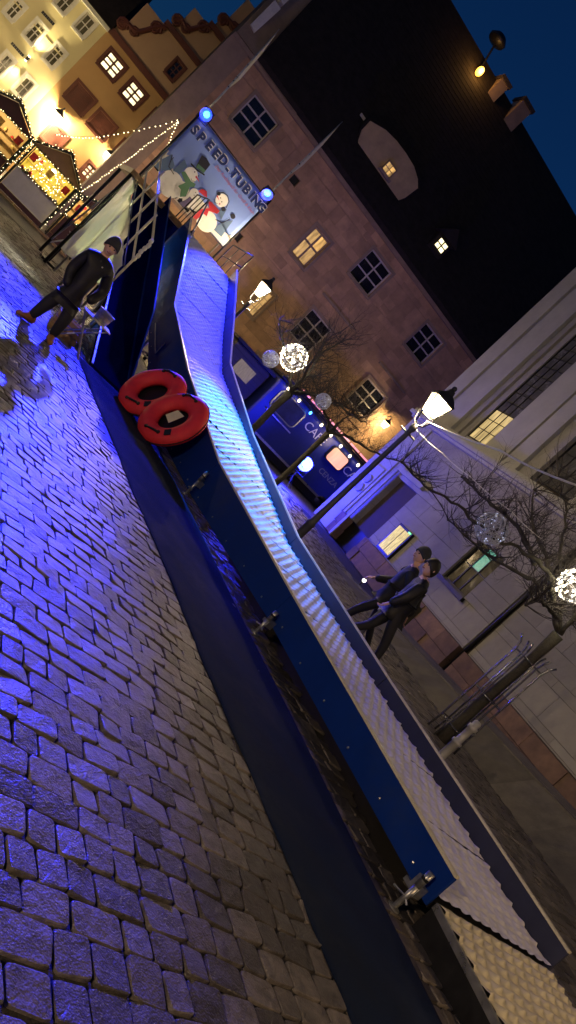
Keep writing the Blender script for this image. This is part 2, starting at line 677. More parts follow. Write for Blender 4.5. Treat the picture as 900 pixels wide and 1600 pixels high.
# ================================================================== BUILDING KIT
def window(parent, x0, x1, z0, z1, face, nx=2, nz=2, pane=None, frame=None, fr=0.07, mun=0.035, depth=0.1, sill=True, rows=None, surround=None, axis='y', sgn=-1):
    """a window in a wall whose outer face lies at 'face'; axis 'y' looks to -y, axis 'x' looks to -x"""
    pane = pane or M_glassdark
    frame = frame or M_whitepaint

    def bx(mb, a0, a1, d0, d1, c0, c1):
        if axis == 'y':
            mb.box(a0, a1, min(d0, d1), max(d0, d1), c0, c1)
        else:
            mb.box(min(d0, d1), max(d0, d1), a0, a1, c0, c1)
    f = MB()
    fd0, fd1 = face + depth - 0.05, face + depth + 0.03
    bx(f, x0, x0 + fr, fd0, fd1, z0, z1); bx(f, x1 - fr, x1, fd0, fd1, z0, z1)
    bx(f, x0 + fr, x1 - fr, fd0, fd1, z0, z0 + fr); bx(f, x0 + fr, x1 - fr, fd0, fd1, z1 - fr, z1)
    wo = f.build('window', frame, parent)
    ix0, ix1, iz0, iz1 = x0 + fr, x1 - fr, z0 + fr, z1 - fr
    xs = [ix0 + (ix1 - ix0) * i / nx for i in range(nx + 1)]
    zs = [iz0 + (iz1 - iz0) * r for r in (rows or [i / nz for i in range(nz + 1)])]
    for i in range(1, nx):
        g_ = MB(); bx(g_, xs[i] - mun / 2, xs[i] + mun / 2, fd0 + .012, fd1 - .01, iz0, iz1); g_.build('mullion', frame, wo)
    for j in range(1, len(zs) - 1):
        g_ = MB(); bx(g_, ix0, ix1, fd0 + .02, fd1 - .012, zs[j] - mun / 2, zs[j] + mun / 2); g_.build('glazing_bar', frame, wo)
    for i in range(nx):
        for j in range(len(zs) - 1):
            pm_ = pane(i, j) if callable(pane) else pane
            g_ = MB(); bx(g_, xs[i] + .004, xs[i + 1] - .004, fd0 + .035 + .002 * ((i + j) % 2), fd1 - .018, zs[j] + .004, zs[j + 1] - .004)
            g_.build('pane', pm_, wo)
    if sill:
        g_ = MB(); bx(g_, x0 - .1, x1 + .1, face - .12, face + depth - .052, z0 - .13, z0 - .004)
        g_.build('sill', surround or frame, wo)
    if surround:
        g_ = MB()
        bx(g_, x0 - .14, x0 - .004, face - .05, face + .04, z0, z1 + .14)
        bx(g_, x1 + .004, x1 + .14, face - .05, face + .04, z0, z1 + .14)
        bx(g_, x0 - .004, x1 + .004, face - .05, face + .04, z1 + .004, z1 + .14)
        g_.build('surround', surround, wo)
    return wo


def wall_with_holes(parent, x0, x1, z0, z1, face, thick, holes, m, name='wall', axis='y'):
    """plain rendered wall with real openings"""
    zs = sorted({z0, z1} | {h[2] for h in holes if z0 < h[2] < z1} | {h[3] for h in holes if z0 < h[3] < z1})
    mb = MB()
    for a, b in zip(zs, zs[1:]):
        bl = sorted((max(x0, h[0]), min(x1, h[1])) for h in holes if h[2] < b - 1e-6 and h[3] > a + 1e-6)
        cur = x0
        for h0, h1 in bl + [(x1, x1)]:
            if h0 - cur > 1e-4:
                if axis == 'y':
                    mb.box(cur, h0, face, face + thick, a, b)
                else:
                    mb.box(face, face + thick, cur, h0, a, b)
            cur = max(cur, h1)
    return mb.build(name, m, parent)


UNITBOX = MB().box(-.5, .5, -.5, .5, -.5, .5)


def ashlar(parent, x0, x1, z0, z1, face, depth, holes, m, ch=0.42, lmin=.5, lmax=.95, name='ashlar_block', axis='y', gap=.012, seed=1, rough_face=.006):
    rg = random.Random(seed)
    me = mesh_of(UNITBOX.v, UNITBOX.f, name, m)
    lines = {z0, z1} | {h[2] for h in holes if z0 < h[2] < z1} | {h[3] for h in holes if z0 < h[3] < z1}
    z = z0 + ch
    while z < z1 - .2:
        if min(abs(z - q) for q in lines) > .19:
            lines.add(z)
        z += ch
    zs = sorted(lines)
    it = []
    for a, b in zip(zs, zs[1:]):
        bl = sorted((max(x0, h[0]), min(x1, h[1])) for h in holes if h[2] < b - 1e-6 and h[3] > a + 1e-6)
        cur = x0
        for h0, h1 in bl + [(x1, x1)]:
            p = cur
            while h0 - p > 1e-3:
                ln = rg.uniform(lmin, lmax)
                if h0 - p - ln < .3:
                    ln = h0 - p
                pr = rg.uniform(0, rough_face)
                c = ((p + p + ln) / 2, face - pr + depth / 2, (a + b) / 2)
                if axis == 'y':
                    M = Matrix.Translation(c) @ Matrix.Diagonal((ln - gap, depth, b - a - gap, 1))
                else:
                    M = Matrix.Translation((c[1], c[0], c[2])) @ Matrix.Diagonal((depth, ln - gap, b - a - gap, 1))
                q = project(M.translation)
                vis = 1 if q and -20 < q[0] < 920 and -20 < q[1] < 1620 else 0
                it.append((vis * (ln * (b - a)) / (q[2] ** 2 if q else 1e9), me, M))
                p += ln
            cur = max(cur, h1)
    pieces(name, name + 's', it, parent, m, 300)


# ================================================================== STONE HOUSE
YF = 36.0
EAVE, RIDGE_Y, RIDGE_Z = 11.05, 42.0, 21.9
sh = thing('stone_house', (11, 36, 0), 'big brown sandstone house with huge dark steep roof behind the slide', 'house')
SX0, SX1 = 0.85, 23.5
SWIN = [(2.97, 4.5, 8.74, 10.2), (11.45, 13.0, 8.68, 10.26), (16.15, 17.65, 8.68, 10.22), (20.6, 22.1, 8.68, 10.22),
        (16.15, 17.7, 4.7, 6.22), (11.5, 13.0, 4.7, 6.3), (8.78, 9.82, 7.16, 8.84), (9.22, 9.8, 3.85, 5.26), (2.97, 4.5, 4.7, 6.2),
        (6.7, 8.3, .9, 2.9), (11.2, 12.9, .9, 2.9)]
VENT = [(6.45, 6.85, 9.1, 9.48), (6.45, 6.85, 5.58, 5.96)]
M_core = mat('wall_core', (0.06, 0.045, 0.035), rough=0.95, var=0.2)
MB().box(SX0, SX1, YF + .26, 48, 0, EAVE).build('wall', M_core, sh)
ashlar(sh, SX0, SX1, 0, EAVE - .2, YF, .25, SWIN + VENT, M_stone, name='ashlar_block', seed=3, gap=.006)
litA = lit_room('lit_room_amber', (1.0, 0.58, 0.2), 0.4)
litB = lit_room('lit_room_pale', (1.0, 0.85, 0.45), 1.5)
litC = lit_room('lit_room_orange', (1.0, 0.55, 0.16), 0.55)
M_frame_dk = mat('grey_window_frame', (0.5, 0.45, 0.4), rough=0.6, var=0.1)
for i, (a, b, c, d) in enumerate(SWIN):
    if i in (6,):
        window(sh, a, b, c, d, YF, 2, 2, pane=lambda i, j: litA if j == 0 or i == 0 else litC, frame=M_stonetrim, rows=[0, .55, 1], depth=.14, surround=M_stonetrim, fr=.1, mun=.1)
    elif i == 7:
        window(sh, a, b, c, d, YF, 2, 4, pane=litA, frame=M_stonetrim, depth=.14, surround=M_stonetrim)
    elif i >= 9:
        window(sh, a, b, c, d, YF, 3, 2, frame=M_frame_dk, depth=.14, surround=M_stonetrim)
    else:
        window(sh, a, b, c, d, YF, 2, 3, frame=M_frame_dk, depth=.14, fr=.07, mun=.075, surround=M_stonetrim, rows=[0, .36, .68, 1])
for a, b, c, d in VENT:
    MB().box(a + .005, b - .005, YF + .16, YF + .24, c + .005, d - .005).build('vent_opening', M_dark, sh)
for a, b, z in ((11.29, 13.56, 7.06), (15.92, 18.12, 7.06)):
    MB().box(a, b, YF - .14, YF - .008, z, z + .12).build('string_ledge', M_stonetrim, sh)
MB().box(SX0 - .1, SX1, YF - .22, YF + .24, EAVE - .195, EAVE - .02).build('eaves_cornice', M_stonetrim, sh)
MB().box(SX0 - .12, 1.72, YF - .16, YF - .01, 0, EAVE - .2).build('corner_pier', M_stonetrim, sh)
slope = (RIDGE_Z - EAVE) / (RIDGE_Y - YF)
rf = MB()
ov = .45
rf.prism([(SX0 + 1.2, YF - ov, EAVE - ov * slope + .75), (SX0 + 1.2, RIDGE_Y, RIDGE_Z), (SX0 + 1.2, 48 + ov, EAVE - ov * slope + .75),
          (SX0 + 1.2, 48 + ov, EAVE - ov * slope + 1.0), (SX0 + 1.2, RIDGE_Y, RIDGE_Z + .3), (SX0 + 1.2, YF - ov, EAVE - ov * slope + 1.0)][::-1], (SX1 - SX0 - 1.2, 0, 0))
# gable infill
roof = rf.build('roof', M_rooftile, sh)
# tile courses: thin rows lying on the slope
tc_ = MB()
nrm = Vector((0, -slope, 1)).normalized()
dn_ = Vector((0, 1, slope)).normalized()
for i in range(42):
    t = i / 42
    p = Vector((0, YF - ov + .05 + (RIDGE_Y - YF + ov - .1) * t, 0)); p.z = EAVE - ov * slope + 1.0 + (p.y - YF + ov) * (RIDGE_Z + .3 - EAVE + ov * slope - 1.0) / (RIDGE_Y - YF + ov)
    tc_.obox((SX0 + 1.2 + (SX1 - SX0 - 1.2) / 2, p.y, p.z + .012), (1, 0, 0), (dn_ - nrm * .06).normalized(), nrm, (SX1 - SX0 - 1.2) / 2, .15, .012)
o = tc_.build('tile_courses', M_rooftile, roof); o['kind'] = 'stuff'
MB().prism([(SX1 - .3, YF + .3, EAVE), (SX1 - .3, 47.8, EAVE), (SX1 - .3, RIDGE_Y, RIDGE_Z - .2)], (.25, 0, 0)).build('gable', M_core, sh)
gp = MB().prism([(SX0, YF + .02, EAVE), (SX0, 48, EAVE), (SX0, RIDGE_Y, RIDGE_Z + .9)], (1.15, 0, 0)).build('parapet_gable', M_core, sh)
cop = MB()
cop.prism([(SX0 - .05, YF - .25, EAVE + .02), (SX0 - .05, RIDGE_Y, RIDGE_Z + 1.25), (SX0 - .05, RIDGE_Y, RIDGE_Z + .95), (SX0 - .05, YF - .1, EAVE)], (1.3, 0, 0))
cop.build('coping', M_stonetrim, gp)
pan = MB()
for pts in ([(398, 51), (392, 38), (430, 0), (439, 14)], [(443, 8), (436, -6), (470, -42), (480, -28)]):
    w_ = [on_y(*p, YF - .12) for p in pts]
    pm2 = MB().prism([(p.x, p.y, p.z) for p in w_], (0, .5, 0))
    pm2.build('plaster_panel', M_whitepaint, sh)

# large shaped dormer
DY = 36.35
outl = [(556, 250), (560, 220), (566, 203), (579, 189), (603, 203), (620, 220), (635, 240), (647, 260), (653, 280), (653, 294), (633, 309), (615, 316), (594, 318), (572, 287)]
dp = [on_y(x, y, DY) for x, y in outl]
M_dormer = mat('dormer_stone', (0.5, 0.36, 0.18), rough=0.85, var=0.2, vscale=1.5, bump=.3, bscale=8)
dr = MB().prism([(p.x, p.y, p.z) for p in dp], (0, 3.2, 0)).build('dormer', M_dormer, sh)
dc = sum((p for p in dp), Vector()) / len(dp)
cap_ = MB().prism([(dc.x + (p.x - dc.x) * 1.06, DY + .08, dc.z + (p.z - dc.z) * 1.06 + .04) for p in dp], (0, 3.3, 0)).build('dormer_roof', M_rooftile, sh)
q = [on_y(x, y, DY) for x, y in ((592, 262), (606, 246), (622, 268), (608, 283))]
wx0, wx1 = min(p.x for p in q) + .1, max(p.x for p in q) - .1
wz0, wz1 = min(p.z for p in q) + .03, max(p.z for p in q) - .03
window(dr, wx0, wx1, wz0, wz1, DY - .16, 2, 2, pane=lambda i, j: litA if not (i == 1 and j == 1) else litC, frame=M_stonetrim, depth=.08, fr=.06, surround=None)
# small pitched dormer
SY = 36.25
q = [on_y(x, y, SY) for x, y in ((676, 382), (690, 370), (700, 385), (686, 399))]
a, b = min(p.x for p in q) - .02, max(p.x for p in q) + .02
c, d = min(p.z for p in q) + .04, max(p.z for p in q)
sd_ = MB().box(a - .15, b + .15, SY, SY + 2, c - .2, d + .12).build('small_dormer', M_rooftile, sh)
mid = (a + b) / 2
MB().prism([(a - .35, SY - .2, d + .122), (b + .35, SY - .2, d + .122), (mid, SY - .2, d + .85)], (0, 2.6, 0)).build('small_dormer_roof', M_rooftile, sh)
window(sd_, a, b, c, d, SY - .12, 2, 2, pane=litB, frame=M_dark, depth=.05, fr=.05, mun=.06, sill=False)
# roof hatch
p = on_y(563, 190, 37.0)
MB().box(p.x - .25, p.x + .25, 36.9, 38.3, p.z - .3, p.z + .25).build('roof_hatch', M_frame_dk, sh)
# chimneys
for (px_, py_), wd, hh, nm in (((806, 178), .4, .75, 0), ((764, 150), .3, .35, 1)):
    p = on_y(px_, py_, RIDGE_Y - .2)
    ch_ = MB().box(p.x - wd, p.x + wd, RIDGE_Y - .65, RIDGE_Y + .35, RIDGE_Z - 1.6, RIDGE_Z + hh - .1).build('chimney', M_stonetrim, sh)
    MB().box(p.x - wd - .1, p.x + wd + .1, RIDGE_Y - .75, RIDGE_Y + .45, RIDGE_Z + hh - .096, RIDGE_Z + hh + .1).build('chimney_cap', M_core, ch_)

# sodium lamp with a dark dish on the ridge
p0 = on_y(735, 128, RIDGE_Y - .5); p1 = on_y(778, 62, RIDGE_Y - .5); pb = on_y(748, 112, RIDGE_Y - .7)
rl = thing('roof_lamp', (p0.x, p0.y, RIDGE_Z - .6), 'glowing orange lamp below a dark dish on the roof ridge', 'lamp')
MB().tube([(pb.x - .1, p0.y, RIDGE_Z - .7), (pb.x - .05, p0.y, pb.z + .4), (p1.x, p1.y, p1.z)], .06, 6).build('mast', M_dark, rl)
MB().lathe((p1.x, p1.y, p1.z), [(.06, -.25), (.5, -.15), (.55, 0), (.35, .22), (.08, .3)], 14).build('dish', M_dark, rl, True)
MB().ball((pb.x, pb.y - .12, pb.z), .2, 10, 8, rz=.27).build('bulb', glow('sodium', (1.0, 0.42, 0.04), 3.2), rl, True)
lamp_light('sodium_light', 'POINT', (pb.x, pb.y - .5, pb.z), 50, (1.0, .5, .12), .2, parent=rl)


# ================================================================== CREAM AND ORANGE HOUSES
YO = 46.0


def quad_rect(crop, pts, Y):
    x0, y0, s = crop
    w_ = [on_y(x0 + x / s, y0 + y / s, Y) for x, y in pts]
    xs = sorted(p.x for p in w_); zs = sorted(p.z for p in w_)
    return ((xs[0] + xs[1]) / 2, (xs[2] + xs[3]) / 2, (zs[0] + zs[1]) / 2, (zs[2] + zs[3]) / 2)


CA = (0, 0, 4.5)
CB = (0, 0, 3.0)
BX = on_y(100, 118, YO).x                 # boundary between the two houses
CW = [quad_rect(CA, q, YO) for q in (
    [(10, 80), (85, 165), (200, 50), (115, -30)], [(150, 240), (220, 330), (350, 215), (260, 125)], [(290, 405), (360, 495), (485, 385), (400, 290)],
    [(75, 625), (150, 715), (270, 600), (185, 510)], [(500, 185), (580, 280), (700, 165), (615, 65)], [(365, 15), (440, 120), (555, 10), (480, -90)],
    [(-70, 490), (0, 560), (120, 430), (40, 345)])]
rowz = [r[2:] for r in CW]
ch = thing('cream_house', (-8, YO, 0), 'pale yellow house with white framed windows, leftmost behind the market', 'house')
M_cream = mat('cream_render', (0.62, 0.55, 0.3), rough=0.85, var=0.07, vscale=.8, bump=.1, bscale=12)
holes = [(r[0] + .09, r[1] - .09, r[2] + .09, r[3] - .09) for r in CW]
CE = 8.66
wall_with_holes(ch, -16, BX, 0, CE, YO, .3, holes, M_cream)
MB().box(-16, BX, YO + .302, YO + 9, 0, CE).build('wall_core', M_core, ch)
M_dim = mat('dim_glass', (0.1, 0.09, 0.05), rough=.15, var=.4, vscale=3)
for r in CW:
    window(ch, r[0] + .09, r[1] - .09, r[2] + .09, r[3] - .09, YO, 2, 2, pane=M_dim, frame=M_whitepaint, depth=.08, fr=.07, mun=.05, rows=[0, .5, 1], surround=M_whitepaint)
for a_, b_ in (((295, 80), (380, 175)), ((80, 300), (165, 395))):
    p, q = on_y(a_[0] / 4.5, a_[1] / 4.5, YO), on_y(b_[0] / 4.5, b_[1] / 4.5, YO)
    n_ = 7
    for k in range(n_):
        t = p.lerp(q, (k + .5) / n_)
        MB().box(t.x - .05, t.x + .05, YO - .02, YO - .003, t.z - .07, t.z + .07).build('vent_slot', M_dark, ch)
MB().box(-16, BX + .05, YO - .3, YO - .004, CE - .16, CE + .02).build('eaves', M_whitepaint, ch)
MB().prism([(-16, YO - .4, CE + .03), (-16, YO + 4.6, CE + 6.5), (-16, YO + 9.2, CE + .03)], (BX + 16.1, 0, 0)).build('roof', M_rooftile, ch)
for t_, z_ in ((on_y(40, 115, YO), 0),):
    pass
MB().box(-16, BX - .003, YO - .03, YO - .002, 5.95, 6.02).build('string_course', M_cream, ch)
# double wall light
pl = on_y(43, 92, YO - .12)
wl = thing('wall_uplight', (pl.x, YO - .12, pl.z), 'slim wall light throwing light up and down on the pale yellow house', 'lamp')
MB().box(pl.x - .06, pl.x + .06, YO - .34, YO - .002, pl.z - .12, pl.z + .12).build('housing', M_dark, wl)
M_ul = glow('uplight_lens', (1, .85, .5), 40)
MB().box(pl.x - .05, pl.x + .05, YO - .33, YO - .2, pl.z + .122, pl.z + .14).build('lens', M_ul, wl)
MB().box(pl.x - .05, pl.x + .05, YO - .33, YO - .2, pl.z - .14, pl.z - .122).build('lens', M_ul, wl)
lamp_light('uplight', 'SPOT', (pl.x, YO - .3, pl.z + .16), 500, (1, .8, .42), .05, (pl.x, YO - .2, pl.z + 1.6), 60, .9, wl)
lamp_light('downlight', 'SPOT', (pl.x, YO - .3, pl.z - .16), 500, (1, .8, .42), .05, (pl.x, YO - .2, pl.z - 1.6), 60, .9, wl)

oh = thing('orange_house', (-1, YO, 0), 'orange plastered house with scrolled gable and red brown windows beside the pale house', 'house')
M_orange = mat('orange_render', (0.5, 0.31, 0.13), rough=0.85, var=0.08, vscale=.8, bump=.1, bscale=12)
M_peach = mat('gable_render', (0.5, 0.33, 0.2), rough=0.85, var=0.08, vscale=.8, bump=.1, bscale=12)
M_redbrown = mat('red_brown_paint', (0.13, 0.04, 0.025), rough=0.6, var=0.2, vscale=3)
OW = [(quad_rect(CA, [(680, 435), (785, 325), (895, 480), (790, 590)], YO), 'lit'),
      (quad_rect(CB, [(555, 435), (625, 355), (692, 450), (625, 522)], YO), 'lit'),
      (quad_rect(CA, [(440, 670), (555, 555), (680, 710), (570, 825)], YO), 'shut'),
      (quad_rect(CB, [(400, 575), (475, 505), (550, 600), (478, 672)], YO), 'shut'),
      (quad_rect(CB, [(365, 810), (415, 750), (470, 805), (418, 868)], YO), 'lit'),
      (quad_rect(CB, [(180, 640), (250, 570), (330, 645), (262, 705)], YO), 'shut'),
      (quad_rect(CB, [(515, 720), (588, 645), (665, 745), (592, 820)], YO), 'shut'),
      (quad_rect(CB, [(660, 575), (735, 505), (808, 600), (735, 670)], YO), 'shut')]
holes = [(r[0] + .08, r[1] - .08, r[2] + .08, r[3] - .08) for r, k in OW]
OE = 8.55
wall_with_holes(oh, BX + .003, 6, 0, OE, YO, .3, holes, M_orange)
MB().box(BX + .003, 6, YO + .302, YO + 9, 0, OE).build('wall_core', M_core, oh)
for r, k in OW:
    a, b, c, d = r[0] + .08, r[1] - .08, r[2] + .08, r[3] - .08
    if k == 'lit':
        window(oh, a, b, c, d, YO, 2, 3, pane=litB, frame=M_redbrown, depth=.08, fr=.09, mun=.1, surround=M_redbrown, rows=[0, .33, .67, 1])
    else:
        w_ = window(oh, a, b, c, d, YO, 2, 1, pane=M_redbrown, frame=M_redbrown, depth=.08, fr=.09, mun=.1, surround=M_redbrown)
        for i in range(9):
            z_ = c + .12 + (d - c - .24) * i / 8
            MB().box(a + .1, b - .1, YO + .035, YO + .06, z_ - .03, z_ + .02).build('shutter_slat', M_redbrown, w_)
# scrolled gable in tiers
tiers = [(BX + .05, OE + .33, 11.0), (-1.5, 11.28, 12.75), (-.05, 13.03, 15.2)]
GW = (-.05, .46, 9.56, 10.42)
for i, (x0, z0, z1) in enumerate(tiers):
    if i == 0:
        wall_with_holes(oh, x0 + .35, 6, z0, z1, YO + .05, .4, [GW], M_peach, 'gable_tier')
        window(oh, GW[0], GW[1], GW[2], GW[3], YO + .05, 2, 3, frame=M_redbrown, depth=.08, fr=.06, mun=.05, surround=M_redbrown)
        MB().box(x0 + .36, 6, YO + .46, YO + 2, z0, z1).build('gable_core', M_core, oh)
    else:
        MB().box(x0 + .35, 6, YO + .05, YO + 1, z0, z1).build('gable_tier', M_peach, oh)
    zc = (OE, 11.0, 12.75)[i]
    MB().box(x0 - .15, 6.0, YO - .15, YO + .6, zc + .005, zc + (.32 if i == 0 else .27)).build('gable_cornice', M_redbrown, oh)
    # scroll ornament on the slope of the tier
    sc_ = MB()
    hgt = z1 - z0
    nxt = (tiers[i + 1][0] if i < 2 else x0 + 1.6)
    prof = []
    for t in range(15):
        u = t / 14
        xx = x0 + .1 + (nxt - x0) * u
        zz = z0 + hgt * (.18 + .8 * u ** 1.5) + .16 * math.sin(u * 9.5)
        prof.append((xx, YO - .02, zz))
    # body of the slope
    body = [(x0 + .1, YO + .02, z0)] + [(p[0], YO + .02, p[2]) for p in prof] + [(x0 + .352, YO + .02, z1), (x0 + .352, YO + .02, z0)]
    for j in range(14):
        a_, b_ = prof[j], prof[j + 1]
        MB().prism([(a_[0], YO + .01, z0), (b_[0], YO + .01, z0), (b_[0], YO + .01, b_[2]), (a_[0], YO + .01, a_[2])], (0, .03, 0))
    for t in range(3):
        u = (t + .4) / 3
        j = int(u * 14)
        c_ = prof[j]
        rad = (.3, .22, .3)[t]
        ring = [(c_[0] + math.cos(q_ / 12 * 2 * math.pi * 1.3) * rad * (1 - q_ / 22), YO - .03, c_[2] - .05 + math.sin(q_ / 12 * 2 * math.pi * 1.3) * rad * (1 - q_ / 22)) for q_ in range(14)]
        sc_.tube(ring, .1, 6)
    sc_.tube([(p[0], YO - .02, p[2]) for p in prof], .13, 6)
    sc_.build('scroll_ornament', M_redbrown, oh)
    sl_ = MB()
    sl_.prism([(x0 + .1, YO + .1, z0)] + [(p[0], YO + .1, p[2] - .02) for p in prof[:]] + [(nxt + .3, YO + .1, z0)], (0, .25, 0))
    sl_.build('gable_slope', M_peach, oh)
MB().prism([(BX + .1, YO + 1, OE + .4), (6, YO + 1, OE + .4), (6, YO + 1, OE + 7), (2, YO + 1, OE + 7)], (0, 8, 0)).build('roof', M_rooftile, oh)


# ================================================================== GREY BUILDING
XG = 14.5
gb = thing('grey_building', (XG, 15, 0), 'tall grey classical building with pilasters on the right side of the square', 'building')
ZT = 19.0
Y0 = -3.0
MB().box(XG + .52, XG + 12, Y0, 26.5, 0, ZT).build('core', M_core, gb)
# upper storey: piers and recesses (x face, y range)
MB().box(XG, XG + .5, 25.62, 26.55, 5.75, ZT).build('corner_pilaster', M_grey, gb)
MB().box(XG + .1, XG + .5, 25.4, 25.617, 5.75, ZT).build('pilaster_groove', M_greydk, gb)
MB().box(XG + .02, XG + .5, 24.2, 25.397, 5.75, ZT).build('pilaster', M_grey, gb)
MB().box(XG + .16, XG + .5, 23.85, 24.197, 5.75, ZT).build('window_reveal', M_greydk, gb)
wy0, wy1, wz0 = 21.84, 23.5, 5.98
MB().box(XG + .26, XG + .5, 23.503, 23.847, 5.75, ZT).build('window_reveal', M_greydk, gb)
litG = lit_room('blind_lit', (1.0, .72, .3), .42, 2)
M_blind = mat('dull_pane', (0.11, 0.11, 0.1), rough=.25, var=.35, vscale=1.2)
def gpane(i, j):
    return litG if j < 3 else M_blind
wz1 = 14.0
nz_ = 18
window(gb, wy0, wy1, wz0, wz1, XG + .2, 4, nz_, pane=gpane, frame=M_dark, depth=.15, fr=.05, mun=.028, sill=False, axis='x')
MB().box(XG + .3, XG + .5, wy0, wy1, wz1 + .003, ZT).build('window_head', M_grey, gb)
MB().box(XG + .3, XG + .5, wy0, wy1, 5.75, wz0 - .003).build('window_apron', M_grey, gb)
MB().box(XG + .02, XG + .5, 20.62, 21.837, 5.75, ZT).build('pilaster', M_grey, gb)
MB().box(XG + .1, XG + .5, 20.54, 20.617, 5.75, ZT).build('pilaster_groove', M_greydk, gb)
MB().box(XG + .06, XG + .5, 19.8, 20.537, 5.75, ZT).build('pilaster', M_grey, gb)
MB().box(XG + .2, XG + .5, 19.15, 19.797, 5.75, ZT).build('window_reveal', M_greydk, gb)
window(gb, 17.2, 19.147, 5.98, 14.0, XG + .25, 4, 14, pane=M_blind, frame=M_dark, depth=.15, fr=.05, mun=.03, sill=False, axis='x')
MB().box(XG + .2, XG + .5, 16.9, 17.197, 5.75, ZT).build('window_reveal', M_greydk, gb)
MB().box(XG + .02, XG + .5, 14.0, 16.897, 5.75, ZT).build('pilaster', M_grey, gb)
MB().box(XG + .06, XG + .5, Y0, 13.997, 5.75, ZT).build('upper_wall', M_grey, gb)
# string course with mouldings
for z0, z1, pr in ((5.36, 5.455, .12), (5.458, 5.6, .26), (5.603, 5.745, .18)):
    MB().box(XG - pr, XG + .5, Y0, 26.55 + pr, z0, z1).build('string_course', M_grey, gb)
# lower storey
holes = [(22.55, 24.25, 0, 3.25), (20.75, 21.75, 1.0, 2.15), (16.95, 18.35, 1.9, 3.5), (15.2, 15.5, 0, 5.3), (5.5, 8.5, 1.2, 4.2)]
ashlar(gb, Y0, 24.9, .95, 5.355, XG + .05, .3, holes, M_greydk, ch=.85, lmin=1.1, lmax=1.9, name='wall_slab', axis='x', gap=.009, seed=8, rough_face=.006)
MB().box(XG + .3, XG + .5, Y0, 24.897, .95, 5.35).build('lower_wall', M_core, gb)
MB().box(XG - .02, XG + .5, 24.903, 26.55, .0, 5.355).build('corner_pier', M_grey, gb)
MB().box(XG - .08, XG - .022, 25.05, 26.4, .9, 3.1).build('pier_panel', M_grey, gb)
for (px_, py_) in ((562, 761), (575, 748)):
    p = on_x(px_, py_, XG - .1)
    pr_ = []
    for k in range(16):
        t = k / 16 * 2 * math.pi
        pr_.append((XG - .085, p.y + .27 * math.cos(t), p.z + .19 * math.sin(t)))
    md = MB().prism(pr_, (-.06, 0, 0)).build('oval_plaque', M_greydk, gb)
    MB().tube([(XG - .15, p.y + .23 * math.cos(k / 16 * 2 * math.pi), p.z + .155 * math.sin(k / 16 * 2 * math.pi)) for k in range(16)], .018, 5, closed=True).build('plaque_rim', M_grey, md)
# plinth
pl_holes = [(22.55, 24.25, 0, 3.25), (15.2, 15.5, 0, 2)]
ashlar(gb, Y0, 24.9, 0, .945, XG - .08, .3, pl_holes, M_plinth, ch=.47, lmin=.5, lmax=1.4, name='plinth_stone', axis='x', gap=.015, seed=21, rough_face=.05)
# entrance recess
MB().box(XG + .42, XG + .5, 22.55, 24.25, 0, 3.25).build('entrance_door', M_dark, gb)
MB().box(XG - .14, XG - .09, 24.27, 24.42, 0, 3.4).build('entrance_jamb', M_grey, gb)
MB().box(XG - .12, XG + .045, 22.4, 24.42, 3.41, 3.6).build('entrance_lintel', M_grey, gb)
window(gb, 16.95, 18.35, 1.9, 3.5, XG + .05, 3, 2, frame=M_dark, depth=.12, axis='x', sill=True,
       pane=lambda i, j: mat('green_display', (0.03, 0.08, 0.06), rough=.2, var=.9, vscale=9, emit=(.15, .6, .45), estr=.35) if (i == 1 and j == 1) else M_glassdark)
window(gb, 5.5, 8.5, 1.2, 4.2, XG + .05, 3, 3, frame=M_dark, depth=.12, axis='x')
MB().box(XG + .2, XG + .3, 15.2, 15.5, 0, 5.3).build('pipe_recess', M_core, gb)
MB().tube([(XG + .05, 15.35, .1), (XG + .05, 15.35, 5.3)], .06, 8).build('rain_pipe', M_dark, gb, True)

# menu board on the wall
mb_ = thing('menu_board', (XG - .02, 21.25, 1.0), 'lit yellow menu case on the grey wall beside the dark doorway', 'sign')
MB().box(XG - .06, XG + .04, 20.76, 21.74, 1.0, 2.15).build('case', M_dark, mb_)
M_menu = lit_room('menu_paper', (1.0, .8, .35), .55, 9)
MB().box(XG - .072, XG - .062, 20.84, 21.22, 1.08, 2.06).build('menu_sheet', M_menu, mb_)
MB().box(XG - .072, XG - .062, 21.27, 21.66, 1.08, 2.06).build('menu_sheet', M_menu, mb_)
MB().box(XG - .075, XG - .063, 20.84, 21.0, 2.07, 2.12).build('green_light', glow('green_led', (.1, 1, .15), 2), mb_)


# ================================================================== SLIDE
def interp(tab, s):
    for (a, va), (b, vb) in zip(tab, tab[1:]):
        if s <= b:
            return va + (vb - va) * max(0, (s - a)) / (b - a)
    return tab[-1][1]


LW = 1.76                                   # lane width
S_END = 17.6
RIM = [(0, .43), (2.15, .47), (4.3, .52), (6.6, .60), (8.9, .89), (10.6, 1.1), (13.25, 1.5), (13.3, 1.66), (S_END, 3.45)]
FLOOR = [(0, .25), (2.0, .31), (4.0, .35), (6.6, .43), (9.2, .8), (11.0, 1.05), (13.1, 1.34), (14.4, 1.8), (S_END, 3.16)]
slide = thing('tubing_slide', SL(0, 0, 0), 'long blue and white tubing slide running down across the square', 'slide')


def wall_panel(s0, s1, w, t, bot, m, n=1):
    """one straight panel of the side wall between s0 and s1"""
    mb = MB()
    z0a, z0b = bot(s0), bot(s1)
    z1a, z1b = interp(RIM, s0 + .001), interp(RIM, s1 - .001)
    mb.prism([SL(s0 + .004, w, z0a), SL(s1 - .004, w, z0b), SL(s1 - .004, w, z1b), SL(s0 + .004, w, z1a)], SW * t)
    return mb.build('side_panel', m, slide, bevel=.004)


